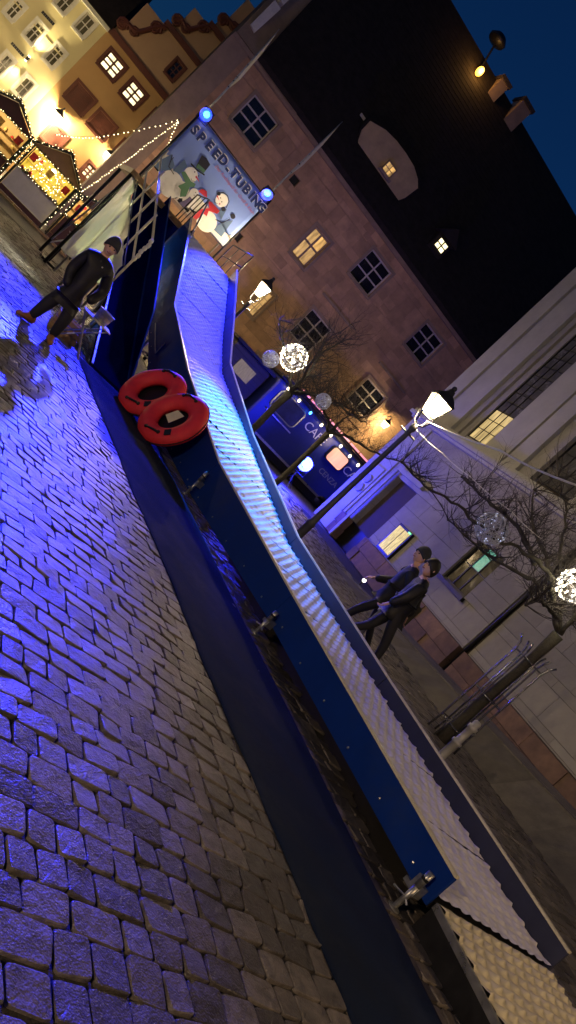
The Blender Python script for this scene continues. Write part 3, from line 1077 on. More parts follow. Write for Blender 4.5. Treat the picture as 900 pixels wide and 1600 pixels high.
def botL(s):
    if s < 6.55:
        return interp([(0, .17), (.7, .12), (6.6, .2)], s)
    if s < 13.28:
        return .03 if s < 13.0 else .4
    return interp([(13.3, .9), (S_END, 2.45)], s)


cuts = [0, 3.35, 6.6, 10.0, 13.29, 15.4, S_END]
for w0, side in ((-.03, 0), (LW, 1)):
    for a, b in zip(cuts, cuts[1:]):
        bl = botL if side == 0 else (lambda s: max(.12, interp(FLOOR, s) - .22))
        lo = (lambda s, A=a, B=b: bl(A + .01) + (bl(B - .01) - bl(A + .01)) * (s - A) / (B - A))
        po = wall_panel(a, b, w0, .03, lo, M_navy if side == 0 else M_navy_in)
        # aluminium rim cap
        c_ = MB()
        za, zb = interp(RIM, a + .001), interp(RIM, b - .001)
        A_, B_ = SL(a + .006, w0 + .015, za + .012), SL(b - .006, w0 + .015, zb + .012)
        c_.bar(A_, B_, .045, .02)
        c_.build('rim_cap', M_rim, po)
        # rivets along the lower and upper part of the outer face
        nr = max(3, int((b - a) / .55))
        rv = MB()
        for k in range(nr):
            s_ = a + (b - a) * (k + .5) / nr
            zz = lo(s_) + .07 + .02 * (k % 2)
            p = SL(s_, w0 - .002 if side == 0 else w0 + .032, zz)
            rv.ball(p, .012, 6, 4)
        o = rv.build('rivets', M_alu, po); o['kind'] = 'stuff'
    # end plate with pale edge at the near end
# deck below the mats
dk = MB()
for a, b in zip([f[0] for f in FLOOR], [f[0] for f in FLOOR][1:]):
    za, zb = interp(FLOOR, a), interp(FLOOR, b)
    dk.prism([SL(a, 0, za - .09), SL(b, 0, zb - .09), SL(b, 0, zb - .03), SL(a, 0, za - .03)], SW * LW)
dk.build('deck', M_dark, slide)


def mat_tile(s0, s1, w0, w1, zf, name, m, parent, ds=.021, dw=.0217, corr=.0, seed=0, amp=.03):
    ns, nw = max(2, int((s1 - s0) / ds)), int((w1 - w0) / dw)
    rg = random.Random(seed)
    ss = np.linspace(s0, s1, ns + 1)
    ww = np.linspace(w0, w1, nw + 1)
    S, W = np.meshgrid(ss, ww, indexing='ij')
    Z = np.array([zf(s) for s in ss])[:, None] + 0 * W
    row = np.floor(S / .09)
    fs_ = S / .09 - row
    cw = (.5 + .5 * np.cos(2 * np.pi * (W / .146 + .5 * (row % 2)))) ** 2.2
    h = amp * np.minimum(1, (1 - fs_) * 1.15) * np.minimum(1, fs_ * 9) * (0.1 + 0.9 * cw)
    if corr > 0:
        k = (S / .18) % 1.0
        h = h * .75 + corr * (1 - k) ** 1.2
    h = h * (.78 + .22 * np.sin(S * 17 + seed * 1.7) * np.sin(W * 11 + seed * 2.3))
    h = h + .006 * np.sin(S * 2.1 + seed) * np.sin(W * 3.3 + seed * 2)
    Z = Z + h
    edge = .004 * np.sin(W * 31 + seed)
    P = np.empty(S.shape + (3,))
    Sx = S.copy(); Sx[0] += edge[0]; Sx[-1] += edge[-1]
    for i_, (a_, b_) in enumerate(((SD.x, SW.x), (SD.y, SW.y))):
        P[..., i_] = (S0.x, S0.y)[i_] + a_ * Sx + b_ * W
    P[..., 2] = Z
    idx = np.arange((ns + 1) * (nw + 1)).reshape(ns + 1, nw + 1)
    F = np.stack([idx[:-1, :-1], idx[:-1, 1:], idx[1:, 1:], idx[1:, :-1]], -1).reshape(-1, 4)
    F = F[:, ::-1]
    mb = MB()
    mb.v = P.reshape(-1, 3).tolist()
    mb.f = [tuple(q) for q in F.tolist()]
    return mb.build(name, m, parent, True)


s = 0.0
k = 0
while s < S_END - .05:
    e = min(S_END, s + .98)
    lower = s < 6.4
    mat_tile(s + .009, e - .009, .012, LW - .012, lambda q: interp(FLOOR, q), 'mat_tile', M_white, slide, corr=.009 if lower else .0, seed=k, ds=.0155 if s < 5 else .0215 if s < 9 else .028, dw=.0217 if s < 9 else .0289)
    s = e
    k += 1
# levelling legs with clamps
for s_, zt in ((.08, .34), (3.2, .3), (6.45, .42)):
    w_ = -.115
    lg = MB()
    lg.tube([SL(s_, w_, .012), SL(s_, w_, zt * .62)], .021, 10)
    lg.tube([SL(s_, w_, zt * .62), SL(s_, w_, zt)], .027, 10)
    lo_ = lg.build('leg', M_steel, slide, True)
    MB().lathe(SL(s_, w_, -.004), [(.05, 0), (.05, .012), (.02, .02)], 10).build('foot', M_steel, lo_)
    b_ = MB()
    b_.obox(SL(s_, -.07, zt * .55), SW, SD, (0, 0, 1), .04, .028, .045)
    b_.obox(SL(s_ + .06, -.058, zt * .6), SW, SD, (0, 0, 1), .025, .02, .06)
    b_.obox(SL(s_ + .09, -.05, zt * .45), SW, SD, (0, 0, 1), .018, .05, .018)
    b_.build('bracket', M_steel, lo_)
    MB().tube([SL(s_ - .05, w_, zt * .25), SL(s_, w_ - .005, zt * .32), SL(s_ + .13, w_ + .02, zt * .2)], .009, 6).build('crank', M_steel, lo_)
    MB().lathe(SL(s_, w_, zt * .8), [(.03, 0), (.03, .02)], 10).build('collar', M_dark, lo_)
for s_, zt in ((.12, .2), (3.3, .3), (6.5, .38)):
    MB().tube([SL(s_, LW - .2, 0), SL(s_, LW - .2, zt - .06)], .03, 8).build('leg', M_steel, slide, True)
# trestles carrying the climbing part
for s_ in (8.2, 9.9, 11.6, 13.2, 15.0, 16.6):
    z_ = interp(FLOOR, s_) - .1
    tr = MB()
    for w_ in (.12, LW - .12):
        tr.tube([SL(s_, w_, 0), SL(s_, w_, z_)], .03, 8)
    tr.tube([SL(s_, .12, z_ * .35), SL(s_, LW - .12, z_ * .8)], .02, 6)
    tr.tube([SL(s_, .12, z_ * .35), SL(s_, LW - .12, z_ * .35)], .02, 6)
    tr.build('trestle', M_steel, slide, True)
# scratches and a folded prop bar on the outer wall
for (a, b) in (((243, 505), (243, 552)), ((243, 552), (258, 536))):
    pa, pb_ = None, None
    pts = []
    for q in (a, b):
        r = ray(*q)
        x0_ = 4.45 - .036
        t = (x0_ + .1 * 3.2) / (r.x + .1 * r.y)
        pts.append(ORG + r * t)
    MB().bar(pts[0], pts[1], .02, .02).build('prop_bar', M_steel, slide)

# landing mat in front of the slide
lm = thing('landing_mat', SL(-1.2, .9, 0), 'cream ribbed landing mat at the lower end of the slide', 'mat')
LZ = lambda q: .232 + q * .035
MB().prism([SL(-2.6, .03, -.02), SL(-.01, .03, -.02), SL(-.01, .03, .215), SL(-2.6, .03, .125)], SW * 1.78).build('base', M_dark, lm)
for i in range(3):
    a, b = -2.58 + i * .86, -2.58 + (i + 1) * .86
    mat_tile(a + .004, b - .004, .05, 1.79, LZ, 'mat_tile', M_cream_mat, lm, seed=50 + i, amp=.048, ds=.0125, dw=.0135)
MB().bar(SL(-2.6, .018, LZ(-2.6) - .02), SL(-.02, .018, LZ(0) - .02), .026, .05).build('edge_batten', M_alu, lm)

# blue carpet
cp = MB()
nS, nW = 150, 24
for i in range(nS + 1):
    y_ = 1.2 + (12.35 - 1.2) * i / nS
    xl = 3.36 - .138 * (y_ - 1.2) + .012 * math.sin(y_ * 2.3) + .006 * math.sin(y_ * 9)
    xr = 4.3 - .1 * (y_ - 2.0) + .015 * math.sin(y_ * 1.7)
    for j in range(nW + 1):
        t = j / nW
        x_ = xl + (xr - xl) * t
        z_ = .016 + .007 * math.sin(x_ * 5 + y_ * 2.2) * math.sin(y_ * 3.1 + x_) + .006 * math.sin(x_ * 9 + y_ * 5 + 2 * math.sin(y_)) * max(0, math.sin(y_ * 1.7 + x_ * .6))
        if j in (0, nW):
            z_ = .008
        cp.v.append((x_, y_, z_))
for i in range(nS):
    for j in range(nW):
        a = i * (nW + 1) + j
        cp.f.append((a, a + 1, a + nW + 2, a + nW + 1))
co_ = cp.build('blue_carpet', M_carpet, None, True)
tag(co_, 'dark blue carpet runner laid on the cobbles left of the slide', 'carpet')
sm = co_.modifiers.new('thick', 'SOLIDIFY'); sm.thickness = .006; sm.offset = -1

# ================================================================== ACCESS RAMP, TARPAULIN, TOWER
WL, WR = None, None
RX0 = Vector((2.1, 12.4, 0))
def RL(s, w, z):
    return RX0 + SD * s + SW * w + Vector((0, 0, z))
DECKZ = [(0, .05), (2.4, .85), (8.6, 3.0)]
ramp = thing('access_ramp', RX0, 'dark blue access ramp with railing climbing to the start platform', 'ramp')
RWD = .76
for a, b in ((0, 2.4), (2.4, 5.5), (5.5, 8.6)):
    za, zb = interp(DECKZ, a), interp(DECKZ, b)
    po = MB().prism([RL(a + .005, 0, za - .06), RL(b - .005, 0, zb - .06), RL(b - .005, 0, zb), RL(a + .005, 0, za)], SW * RWD).build('deck_panel', M_navy_dk, ramp, bevel=.004)
    nb = int((b - a) / .42)
    for i in range(1, nb):
        s_ = a + (b - a) * i / nb
        pass
    MB().bar(RL(a + .01, RWD - .012, za + .012), RL(b - .01, RWD - .012, zb + .012), .03, .02).build('edge_rail', M_navy, po)
    MB().bar(RL(a + .01, .012, za + .012), RL(b - .01, .012, zb + .012), .03, .02).build('edge_rail', M_alu, po)
# stringers and posts below
for w_ in (.04, RWD - .04):
    for s_ in (2.6, 4.6, 6.6, 8.4):
        MB().tube([RL(s_, w_, 0), RL(s_, w_, interp(DECKZ, s_) - .05)], .03, 8).build('support', M_steel, ramp, True)
# skirt on the inner side
MB().prism([RL(.3, RWD - .02, .0), RL(5.0, RWD - .02, .0), RL(5.0, RWD - .02, interp(DECKZ, 5.0) - .07), RL(.3, RWD - .02, interp(DECKZ, .3) - .07)], SW * .015).build('skirt', M_navy, ramp)
# parapet on the inner side
for a, b in ((.35, 2.4), (2.4, 5.4), (5.4, 8.55)):
    za, zb = interp(DECKZ, a), interp(DECKZ, b)
    ph = .42 if a > 1 else .05
    po = MB().prism([RL(a + .004, RWD + .004, max(0, za - .3)), RL(b - .004, RWD + .004, zb - .3), RL(b - .004, RWD + .004, zb + .42), RL(a + .004, RWD + .004, za + ph)], SW * .02).build('parapet', M_navy_dk, ramp)
    MB().bar(RL(a + .01, RWD + .014, za + ph + .01), RL(b - .01, RWD + .014, zb + .43), .03, .016).build('parapet_cap', M_navy, po)
# railing on the outer side
post_s = [2.85, 4.2, 5.55, 6.9, 8.5]
for i, s_ in enumerate(post_s):
    z_ = interp(DECKZ, s_)
    MB().tube([RL(s_, -.03, z_ - .1), RL(s_, -.03, z_ + 1.13)], .024, 8).build('rail_post', M_rim, ramp, True)
for h in (.62, 1.13):
    MB().tube([RL(post_s[0], -.03, interp(DECKZ, post_s[0]) + h), RL(post_s[-1], -.03, interp(DECKZ, post_s[-1]) + h - .25)], .024, 8).build('handrail', M_rim, ramp, True)
rag = MB()
pa = RL(post_s[0], -.03, interp(DECKZ, post_s[0]) + .66)
for i in range(6):
    rag.ball(pa + Vector((.012 * math.sin(i * 2), .02 * math.cos(i), .09 * i)), .042, 8, 6, rz=.06)
rag.build('white_wrap', M_whitepaint, ramp, True)

tp = thing('tarpaulin', RL(5, -.09, 0), 'pale creased tarpaulin hung along the side of the access ramp', 'tarpaulin')
nA, nB = 60, 26
tm = MB()
for i in range(nA + 1):
    u = i / nA
    s_ = 2.75 + (8.9 - 2.75) * u
    top = 1.42 + (3.14 - 1.42) * u
    bot = .84 + (.5 - .84) * u + .03 * math.sin(u * 20)
    for j in range(nB + 1):
        t = j / nB
        fold = .045 * math.sin(u * 38 + t * 2 + 2 * math.sin(t * 3)) * (.4 + .6 * t) + .03 * math.sin(u * 13 - t * 5) + .02 * math.sin(u * 70 + t * 9) * t
        p = RL(s_ + .02 * math.sin(t * 8 + u * 11), -.12 - fold, top + (bot - top) * t + .02 * math.sin(u * 25) * (1 - t))
        tm.v.append(tuple(p))
for i in range(nA):
    for j in range(nB):
        a = i * (nB + 1) + j
        tm.f.append((a, a + nB + 1, a + nB + 2, a + 1))
M_tarp = mat('pale_tarpaulin', (0.74, 0.76, 0.64), rough=.42, var=.12, vscale=1.5, dirt=(.35, .36, .28), dirt_amt=.5, bump=.15, bscale=8)
_nt = M_tarp.node_tree
_tl = _nt.nodes.new('ShaderNodeBsdfTranslucent'); _tl.inputs[0].default_value = (.85, .86, .66, 1)
_ms = _nt.nodes.new('ShaderNodeMixShader'); _ms.inputs[0].default_value = .6
_nt.links.new(_nt.nodes['Principled BSDF'].outputs[0], _ms.inputs[1]); _nt.links.new(_tl.outputs[0], _ms.inputs[2])
_nt.links.new(_ms.outputs[0], _nt.nodes['Material Output'].inputs['Surface'])
to_ = tm.build('sheet', M_tarp, tp, True)
sm = to_.modifiers.new('thick', 'SOLIDIFY'); sm.thickness = .004
for s_ in (8.95,):
    MB().tube([RL(s_, -.12, 0), RL(s_, -.12, 3.2)], .025, 8).build('pole', M_dark, tp, True)
    MB().obox(RL(s_, -.12, .03), SW, SD, (0, 0, 1), .22, .22, .03).build('pole_base', M_dark, tp)
MB().tube([RL(2.7, -.1, 1.44), RL(8.95, -.1, 3.18)], .014, 6).build('top_rope', M_wire, tp)

for k_, s_ in enumerate((4.3, 7.0)):  # hidden lights added so that the tarpaulin glows through
    wk = thing('tarp_fill_light', RL(s_, .6, .0), 'unseen light added under the %s half of the ramp, behind the tarpaulin' % ('lower', 'upper')[k_], 'lamp')
    zz_ = (.85, 1.25)[k_]
    wp = RL(s_, .62, zz_)
    MB().tube([RL(s_, .66, 0), RL(s_, .66, zz_)], .015, 6).build('stand', M_dark, wk)
    MB().obox(wp, SD, SW, (0, 0, 1), .09, .03, .06).build('housing', M_dark, wk)
    lamp_light('tarp_fill', 'SPOT', wp - SW * .05, 700, (1, 1, .76), .08, RL(s_, -.12, zz_ + .42), 138, .35, wk)

# start tower
ts0, ts1 = S_END + .01, S_END + 2.0
tower = thing('start_tower', SL(S_END + 1, 0, 0), 'start platform on posts at the top of the slide', 'platform')
TWL = -1.75                                  # left edge of the platform in slide frame
MB().prism([SL(ts0, TWL, 3.02), SL(ts1, TWL, 3.02), SL(ts1, LW + .05, 3.02), SL(ts0, LW + .05, 3.02)], (0, 0, .1)).build('platform', M_wood, tower)
npl = 9
for i in range(npl):
    a = ts0 + (ts1 - ts0) * i / npl
    MB().prism([SL(a + .006, TWL, 3.121), SL(a + (ts1 - ts0) / npl - .006, TWL, 3.121), SL(a + (ts1 - ts0) / npl - .006, LW + .05, 3.121), SL(a + .006, LW + .05, 3.121)], (0, 0, .03)).build('plank', M_wood, tower)
for w_ in (TWL + .05, 0, LW):
    for s_ in (ts0 + .08, ts1 - .08):
        MB().tube([SL(s_, w_, 0), SL(s_, w_, 3.02)], .045, 8).build('post', M_dark, tower, True)
for a, b in (((ts1 - .08, TWL + .05, .3), (ts1 - .08, 0, 2.8)), ((ts1 - .08, 0, .3), (ts1 - .08, LW, 2.8)), ((ts0 + .08, TWL + .05, 2.7), (ts1 - .08, TWL + .05, .4))):
    MB().tube([SL(*a), SL(*b)], .022, 6).build('brace', M_steel, tower)
# navy cladding below the platform edge
MB().prism([SL(ts0 - .02, TWL + .85, 1.75), SL(ts0 - .02, -.05, 1.75), SL(ts0 - .02, -.05, 3.0), SL(ts0 - .02, TWL + .85, 3.0)], SD * .015).build('front_panel', M_navy_dk, tower)
# rails at both sides of the lane start
def gate_rail(s0, s1, w, z0, z1, nm='guard_rail'):
    g_ = MB()
    g_.tube([SL(s0, w, z0), SL(s0, w, z1), SL(s1, w, z1), SL(s1, w, z0)], .02, 6)
    g_.tube([SL(s0, w, (z0 + z1) / 2), SL(s1, w, (z0 + z1) / 2)], .016, 6)
    for t in (.33, .67):
        g_.tube([SL(s0 + (s1 - s0) * t, w, z0), SL(s0 + (s1 - s0) * t, w, z1)], .014, 6)
    return g_.build(nm, M_dark, tower, True)
gate_rail(S_END - .1, S_END + 1.9, LW + .03, 3.15, 4.0)
gate_rail(S_END - .1, S_END + 1.2, -.03, 3.15, 4.05)
for w_ in (-.03,):
    MB().tube([SL(S_END - 1.4, w_, 3.0), SL(S_END - .1, w_, 4.05)], .02, 6).build('guard_rail', M_alu, tower, True)

# banner behind the platform
BS = ts1 - .03
def perp_point(x, y, s):
    r = ray(x, y)
    c = SL(s, 0, 0)
    t = (c - ORG).dot(SD) / r.dot(SD)
    return ORG + r * t
TL_, TR_, BL_, BR_ = [perp_point(x, y, BS) for x, y in ((318, 178), (415, 318), (237, 256), (350, 384))]
bz1, bz0 = (TL_.z + TR_.z) / 2, (BL_.z + BR_.z) / 2
bw0 = ((TL_ - S0).dot(SW) + (BL_ - S0).dot(SW)) / 2
bw1 = ((TR_ - S0).dot(SW) + (BR_ - S0).dot(SW)) / 2
BWD, BHT = bw1 - bw0, bz1 - bz0
ban = thing('banner', SL(BS, (bw0 + bw1) / 2, bz0), 'light blue printed banner with snowmen and blue lettering above the slide', 'banner')
def BP(a, h, lay=0):
    """a: metres from the left edge, h: metres above the lower edge"""
    return SL(BS - .012 - .0022 * lay, bw0 + a, bz0 + h)
M_ban = mat('banner_sheet', (0.19, 0.3, 0.8), rough=.45, var=.06, vscale=1.5, bump=.05, bscale=4)
bm = MB()
nn = 24
for i in range(nn + 1):
    for j in range(13):
        a, h = BWD * i / nn, BHT * j / 12
        p = SL(BS + .004 * math.sin(i * 1.1 + j * .5), bw0 + a, bz0 + h)
        bm.v.append(tuple(p))
for i in range(nn):
    for j in range(12):
        a = i * 13 + j
        bm.f.append((a, a + 13, a + 14, a + 1))
bo = bm.build('sheet', M_ban, ban, True)
sm = bo.modifiers.new('thick', 'SOLIDIFY'); sm.thickness = .006
fr_ = MB()
for w_ in (bw0 - .04, bw1 + .04):
    MB().tube([SL(BS + .02, w_, 3.1), SL(BS + .02, w_, bz1 + .1)], .03, 8).build('pole', M_dark, ban, True)
for z_ in (bz0 - .02, bz1 + .03):
    MB().tube([SL(BS + .03, bw0 - .04, z_), SL(BS + .03, bw1 + .04, z_)], .018, 6).build('crossbar', M_dark, ban, True)

INK = {k_: mat('ink_' + k_, c_, rough=.5, var=.08, vscale=3) for k_, c_ in dict(
    navy=(.012, .03, .16), white=(.78, .8, .86), pale=(.55, .62, .8), tree=(.09, .16, .33), green=(.08, .2, .13), dark=(.01, .012, .03),
    red=(.55, .03, .06), pink=(.55, .2, .33), hill=(.66, .67, .66), mauve=(.12, .1, .25), script=(.38, .14, .34)).items()}
# crop coordinates of the photograph's banner -> banner metres
_o, _ax, _dn = Vector((375, 120)), Vector((455, 625)), Vector((-318, 332))
def C2(x, y):
    d = Vector((x, y)) - _o
    det = _ax.x * _dn.y - _ax.y * _dn.x
    a = (d.x * _dn.y - d.y * _dn.x) / det
    b = (_ax.x * d.y - _ax.y * d.x) / det
    return a * BWD, BHT * (1 - b)
def art_poly(pts, ink, lay, nm):
    q = [C2(*p) for p in pts]
    mb = MB(); mb.sheet([BP(a, h, lay) for a, h in q])
    return mb.build(nm, INK[ink], ban)
def art_disc(c, r, ink, lay, nm, r2=None):
    a, h = C2(*c)
    mb = MB(); mb.sheet([BP(a + r * math.cos(t / 20 * 2 * math.pi), h + (r2 or r) * math.sin(t / 20 * 2 * math.pi), lay) for t in range(20)])
    return mb.build(nm, INK[ink], ban)
def art_line(pts, wd, ink, lay, nm):
    q = [Vector(C2(*p)) for p in pts]
    mb = MB()
    for a, b in zip(q, q[1:]):
        d = (b - a).normalized(); n_ = Vector((-d.y, d.x)) * wd / 2
        a2, b2 = a - d * wd * .3, b + d * wd * .3
        mb.sheet([BP(*(a2 + n_), lay), BP(*(b2 + n_), lay), BP(*(b2 - n_), lay), BP(*(a2 - n_), lay)])
    return mb.build(nm, INK[ink], ban)
# snow hills along the bottom
hl = MB()
pts_ = [(0, 0.0)] + [(BWD * t / 24, .3 + .12 * math.sin(t * .55 + .6) + .05 * math.sin(t * 1.3)) for t in range(25)] + [(BWD, 0)]
hl.sheet([BP(min(max(a, .01), BWD - .01), max(h, .01), 1) for a, h in pts_]); hl.build('snow_hill_print', INK['hill'], ban)
for tri in ([(52, 455), (178, 388), (195, 470), (130, 548)], [(160, 520), (262, 425), (275, 470), (215, 540)], [(500, 1005), (438, 935), (510, 890), (583, 878)], [(480, 800), (540, 790), (500, 870)]):
    art_poly(tri, 'tree', 2, 'tree_print')
def snowman(body, br, head, hr):
    art_disc(body, br, 'white', 3, 'snowman_body_print', br * .95)
    art_disc(head, hr, 'white', 4, 'snowman_head_print')
snowman((165, 600), .36, (298, 535), .2)
art_disc((235, 640), .22, 'white', 3, 'snowman_body_print')
art_poly([(236, 515), (262, 508), (300, 580), (330, 600), (318, 625), (290, 620), (262, 690), (222, 692), (232, 640), (212, 612), (262, 590)], 'green', 5, 'scarf_print')
art_line([(303, 455), (340, 500), (388, 535)], .035, 'dark', 6, 'hat_brim_print')
art_poly([(332, 480), (375, 395), (405, 415), (430, 462), (385, 522)], 'dark', 5, 'hat_print')
art_poly([(335, 478), (350, 455), (398, 503), (385, 522)], 'green', 6, 'hat_band_print')
for e_ in ((325, 513), (350, 543)): art_disc(e_, .018, 'dark', 6, 'eye_print')
art_poly([(326, 548), (338, 540), (357, 590)], 'red', 6, 'nose_print')
art_line([(300, 560), (305, 578), (325, 580)], .012, 'dark', 6, 'mouth_print')
art_line([(187, 527), (156, 472), (172, 430), (182, 392)], .022, 'dark', 5, 'arm_print')
art_line([(165, 440), (190, 410)], .016, 'dark', 5, 'arm_print')
snowman((285, 720), .2, (318, 668), .13)
art_poly([(345, 650), (375, 637), (405, 655), (405, 700), (385, 690)], 'red', 5, 'hat_print')
art_poly([(215, 735), (260, 715), (290, 690), (310, 720), (270, 765), (245, 770)], 'mauve', 5, 'scarf_print')
for e_ in ((328, 662), (318, 682)): art_disc(e_, .014, 'dark', 6, 'eye_print')
snowman((400, 880), .3, (505, 725), .18)
art_poly([(412, 728), (435, 735), (490, 805), (470, 825), (415, 800), (400, 842), (380, 822), (330, 865), (300, 838), (345, 790), (420, 780)], 'red', 5, 'scarf_print')
art_line([(478, 672), (515, 665), (545, 690), (555, 735), (535, 780)], .022, 'dark', 6, 'earmuff_band_print')
art_disc((486, 675), .05, 'dark', 6, 'earmuff_print'); art_disc((516, 790), .065, 'dark', 6, 'earmuff_print')
for e_ in ((497, 706), (505, 735)): art_disc(e_, .016, 'dark', 6, 'eye_print')
art_poly([(468, 690), (478, 688), (488, 727)], 'red', 6, 'nose_print')
art_disc((490, 750), .025, 'pink', 5, 'cheek_print')
art_line([(452, 712), (455, 738), (475, 748)], .012, 'dark', 6, 'mouth_print')
art_line([(462, 868), (508, 896), (560, 866)], .022, 'dark', 6, 'arm_print'); art_disc((582, 848), .07, 'dark', 6, 'mitten_print')
# lettering
def BM(a, h, lay):
    p = BP(a, h, lay)
    return Matrix(((SW.x, 0, -SD.x, p.x), (SW.y, 0, -SD.y, p.y), (0, 1, 0, p.z), (0, 0, 0, 1)))
wob = [0, -.02, .01, -.01, .015, -.005, .01, -.02, .0, .01, -.01, .01]
word = 'SPEED-TUBING'
LPX = [(318, 235), (366, 280), (418, 338), (468, 392), (512, 437), (545, 498), (592, 532), (637, 592), (681, 645), (716, 688), (752, 728), (786, 783)]
hm = sum(C2(*q)[1] for q in LPX) / len(LPX)
for i, c_ in enumerate(word):
    a, h = C2(*LPX[i])
    h = hm + (h - hm) * .5 + wob[i]
    text_mesh(c_, .33, 'letter_outline', INK['white'], ban, BM(a + .008, h + .022, 3), bold=.02, ext=.0008)
    text_mesh(c_, .33, 'letter', INK['navy'], ban, BM(a, h, 5), bold=.017, ext=.0008)
aa, hh_ = C2(600, 655)
text_mesh('Der Rodelspaß für Groß & Klein', .125, 'script_lettering', INK['script'], ban, BM(aa - .02, hh_ - .0, 3), bold=.001, ext=.0006, shear=.3)
# feather flag poles
for (lo_, hi_) in (((345, 150), (437, 45)), ((440, 284), (535, 190))):
    a = perp_point(*lo_, BS + .1); b = perp_point(*hi_, BS + .1)
    lbl = 'slim pale flag pole rising above the %s end of the banner' % ('left' if lo_[0] < 400 else 'right')
    fl = thing('flag_pole', (a.x, a.y, 3.15), lbl, 'pole', 'flag poles behind the banner')
    MB().tube([(a.x, a.y, 3.15), (a.x, a.y, a.z), tuple(a.lerp(b, .5)), tuple(b)], [.03, .03, .022, .008], 8).build('pole', M_alu, fl, True)
    n_ = SW
    MB().prism([a + Vector((0, 0, .1)), a.lerp(b, .3) + SW * .09, a.lerp(b, .65) + SW * .08, b], SD * .01).build('flag', M_whitepaint, fl)


# ---- blue floodlights
M_led = glow('blue_led', (0.035, 0.4, 1.0), 6)
M_halo = glow('blue_halo_glow', (0.0, 0.02, 1.0), 1.6)  # glowing ring stands in for the blue halo round the lamp
def floodlight(pos, aim, label, power, size, blend, head=.27, mount=None):
    pos, aim = Vector(pos), Vector(aim)
    d = (aim - pos).normalized()
    sx = d.cross(Vector((0, 0, 1))).normalized()
    sz = sx.cross(d)
    t = thing('floodlight', pos, label, 'floodlight', 'blue floodlights')
    MB().obox(pos - d * .05, sx, sz, d, head * .6, head * .5, .05).build('housing', M_dark, t, bevel=.01)
    MB().prism([pos + d * .004 + (sx * math.cos(k / 16 * 2 * math.pi) + sz * math.sin(k / 16 * 2 * math.pi)) * head * .3 for k in range(16)], d * .008).build('led_panel', M_led, t)
    MB().lathe(pos, [(head * .32, .004), (head * .5, .03), (head * .62, .09), (head * .63, .09), (head * .52, .025), (head * .33, -.002)], 20, d).build('halo_ring', M_halo, t, True)
    br_ = MB()
    br_.tube([pos - sx * head * .65 - d * .05, pos - sx * head * .65 - d * .05 + Vector((0, 0, -head * .9)), pos + sx * head * .65 - d * .05 + Vector((0, 0, -head * .9)), pos + sx * head * .65 - d * .05], .012, 6)
    br_.build('yoke', M_dark, t)
    if mount:
        mount(t)
    lamp_light('flood', 'SPOT', pos + d * .06, power, BLUE, .14, aim, size, blend, t)
    return t
FL1 = perp_point(323, 179, BS - .12); FL2 = perp_point(418, 302, BS - .12)
floodlight(FL1, FL1 + Vector((-math.sin(math.radians(12)), -math.cos(math.radians(12)), -math.tan(math.radians(22.5)))) * 5, 'blue floodlight on the left top corner of the banner', 5800, 34, .3)
lamp_light('flood_core', 'SPOT', FL1 + Vector((0, -.08, -.02)), 50000, BLUE, .14, FL1 + Vector((-math.sin(math.radians(5.8)), -math.cos(math.radians(5.8)), -math.tan(math.radians(18)))) * 5, 18.5, .55, bpy.data.objects['floodlight'])
floodlight(FL2, FL2 + Vector((math.sin(math.radians(4.5)), -math.cos(math.radians(4.5)), -math.tan(math.radians(34)))) * 5, 'blue floodlight on the right top corner of the banner', 6500, 40, .5)
lamp_light('flood_core', 'SPOT', FL2 + Vector((0, -.08, -.02)), 42000, (0.0, 0.2, 1.0), .07, SL(8.6, 1.15, .75), 13, 1.0, bpy.data.objects['floodlight.001'])
def stand(t):
    b = wloc(t)
    MB().tube([(b.x, b.y, b.z - .12), (b.x, b.y, .25)], .018, 6).build('stand_pole', M_dark, t)
    for k in range(3):
        a = k * 2.1 + .4
        MB().tube([(b.x, b.y, .45), (b.x + .45 * math.cos(a), b.y + .45 * math.sin(a), 0.0)], .014, 6).build('stand_leg', M_dark, t)
P3 = at_d(477, 725, 29.0)
floodlight(P3, SL(8, 1.0, 1.2), 'blue floodlight on a stand in front of the dark cafe stall', 200, 160, .4, head=.46, mount=stand)
lamp_light('added_blue_fill', 'POINT', P3 + Vector((-.1, -.5, .1)), 800, BLUE, .2, parent=bpy.data.objects['floodlight.002'])  # added point light that turns the trailer behind the flood blue


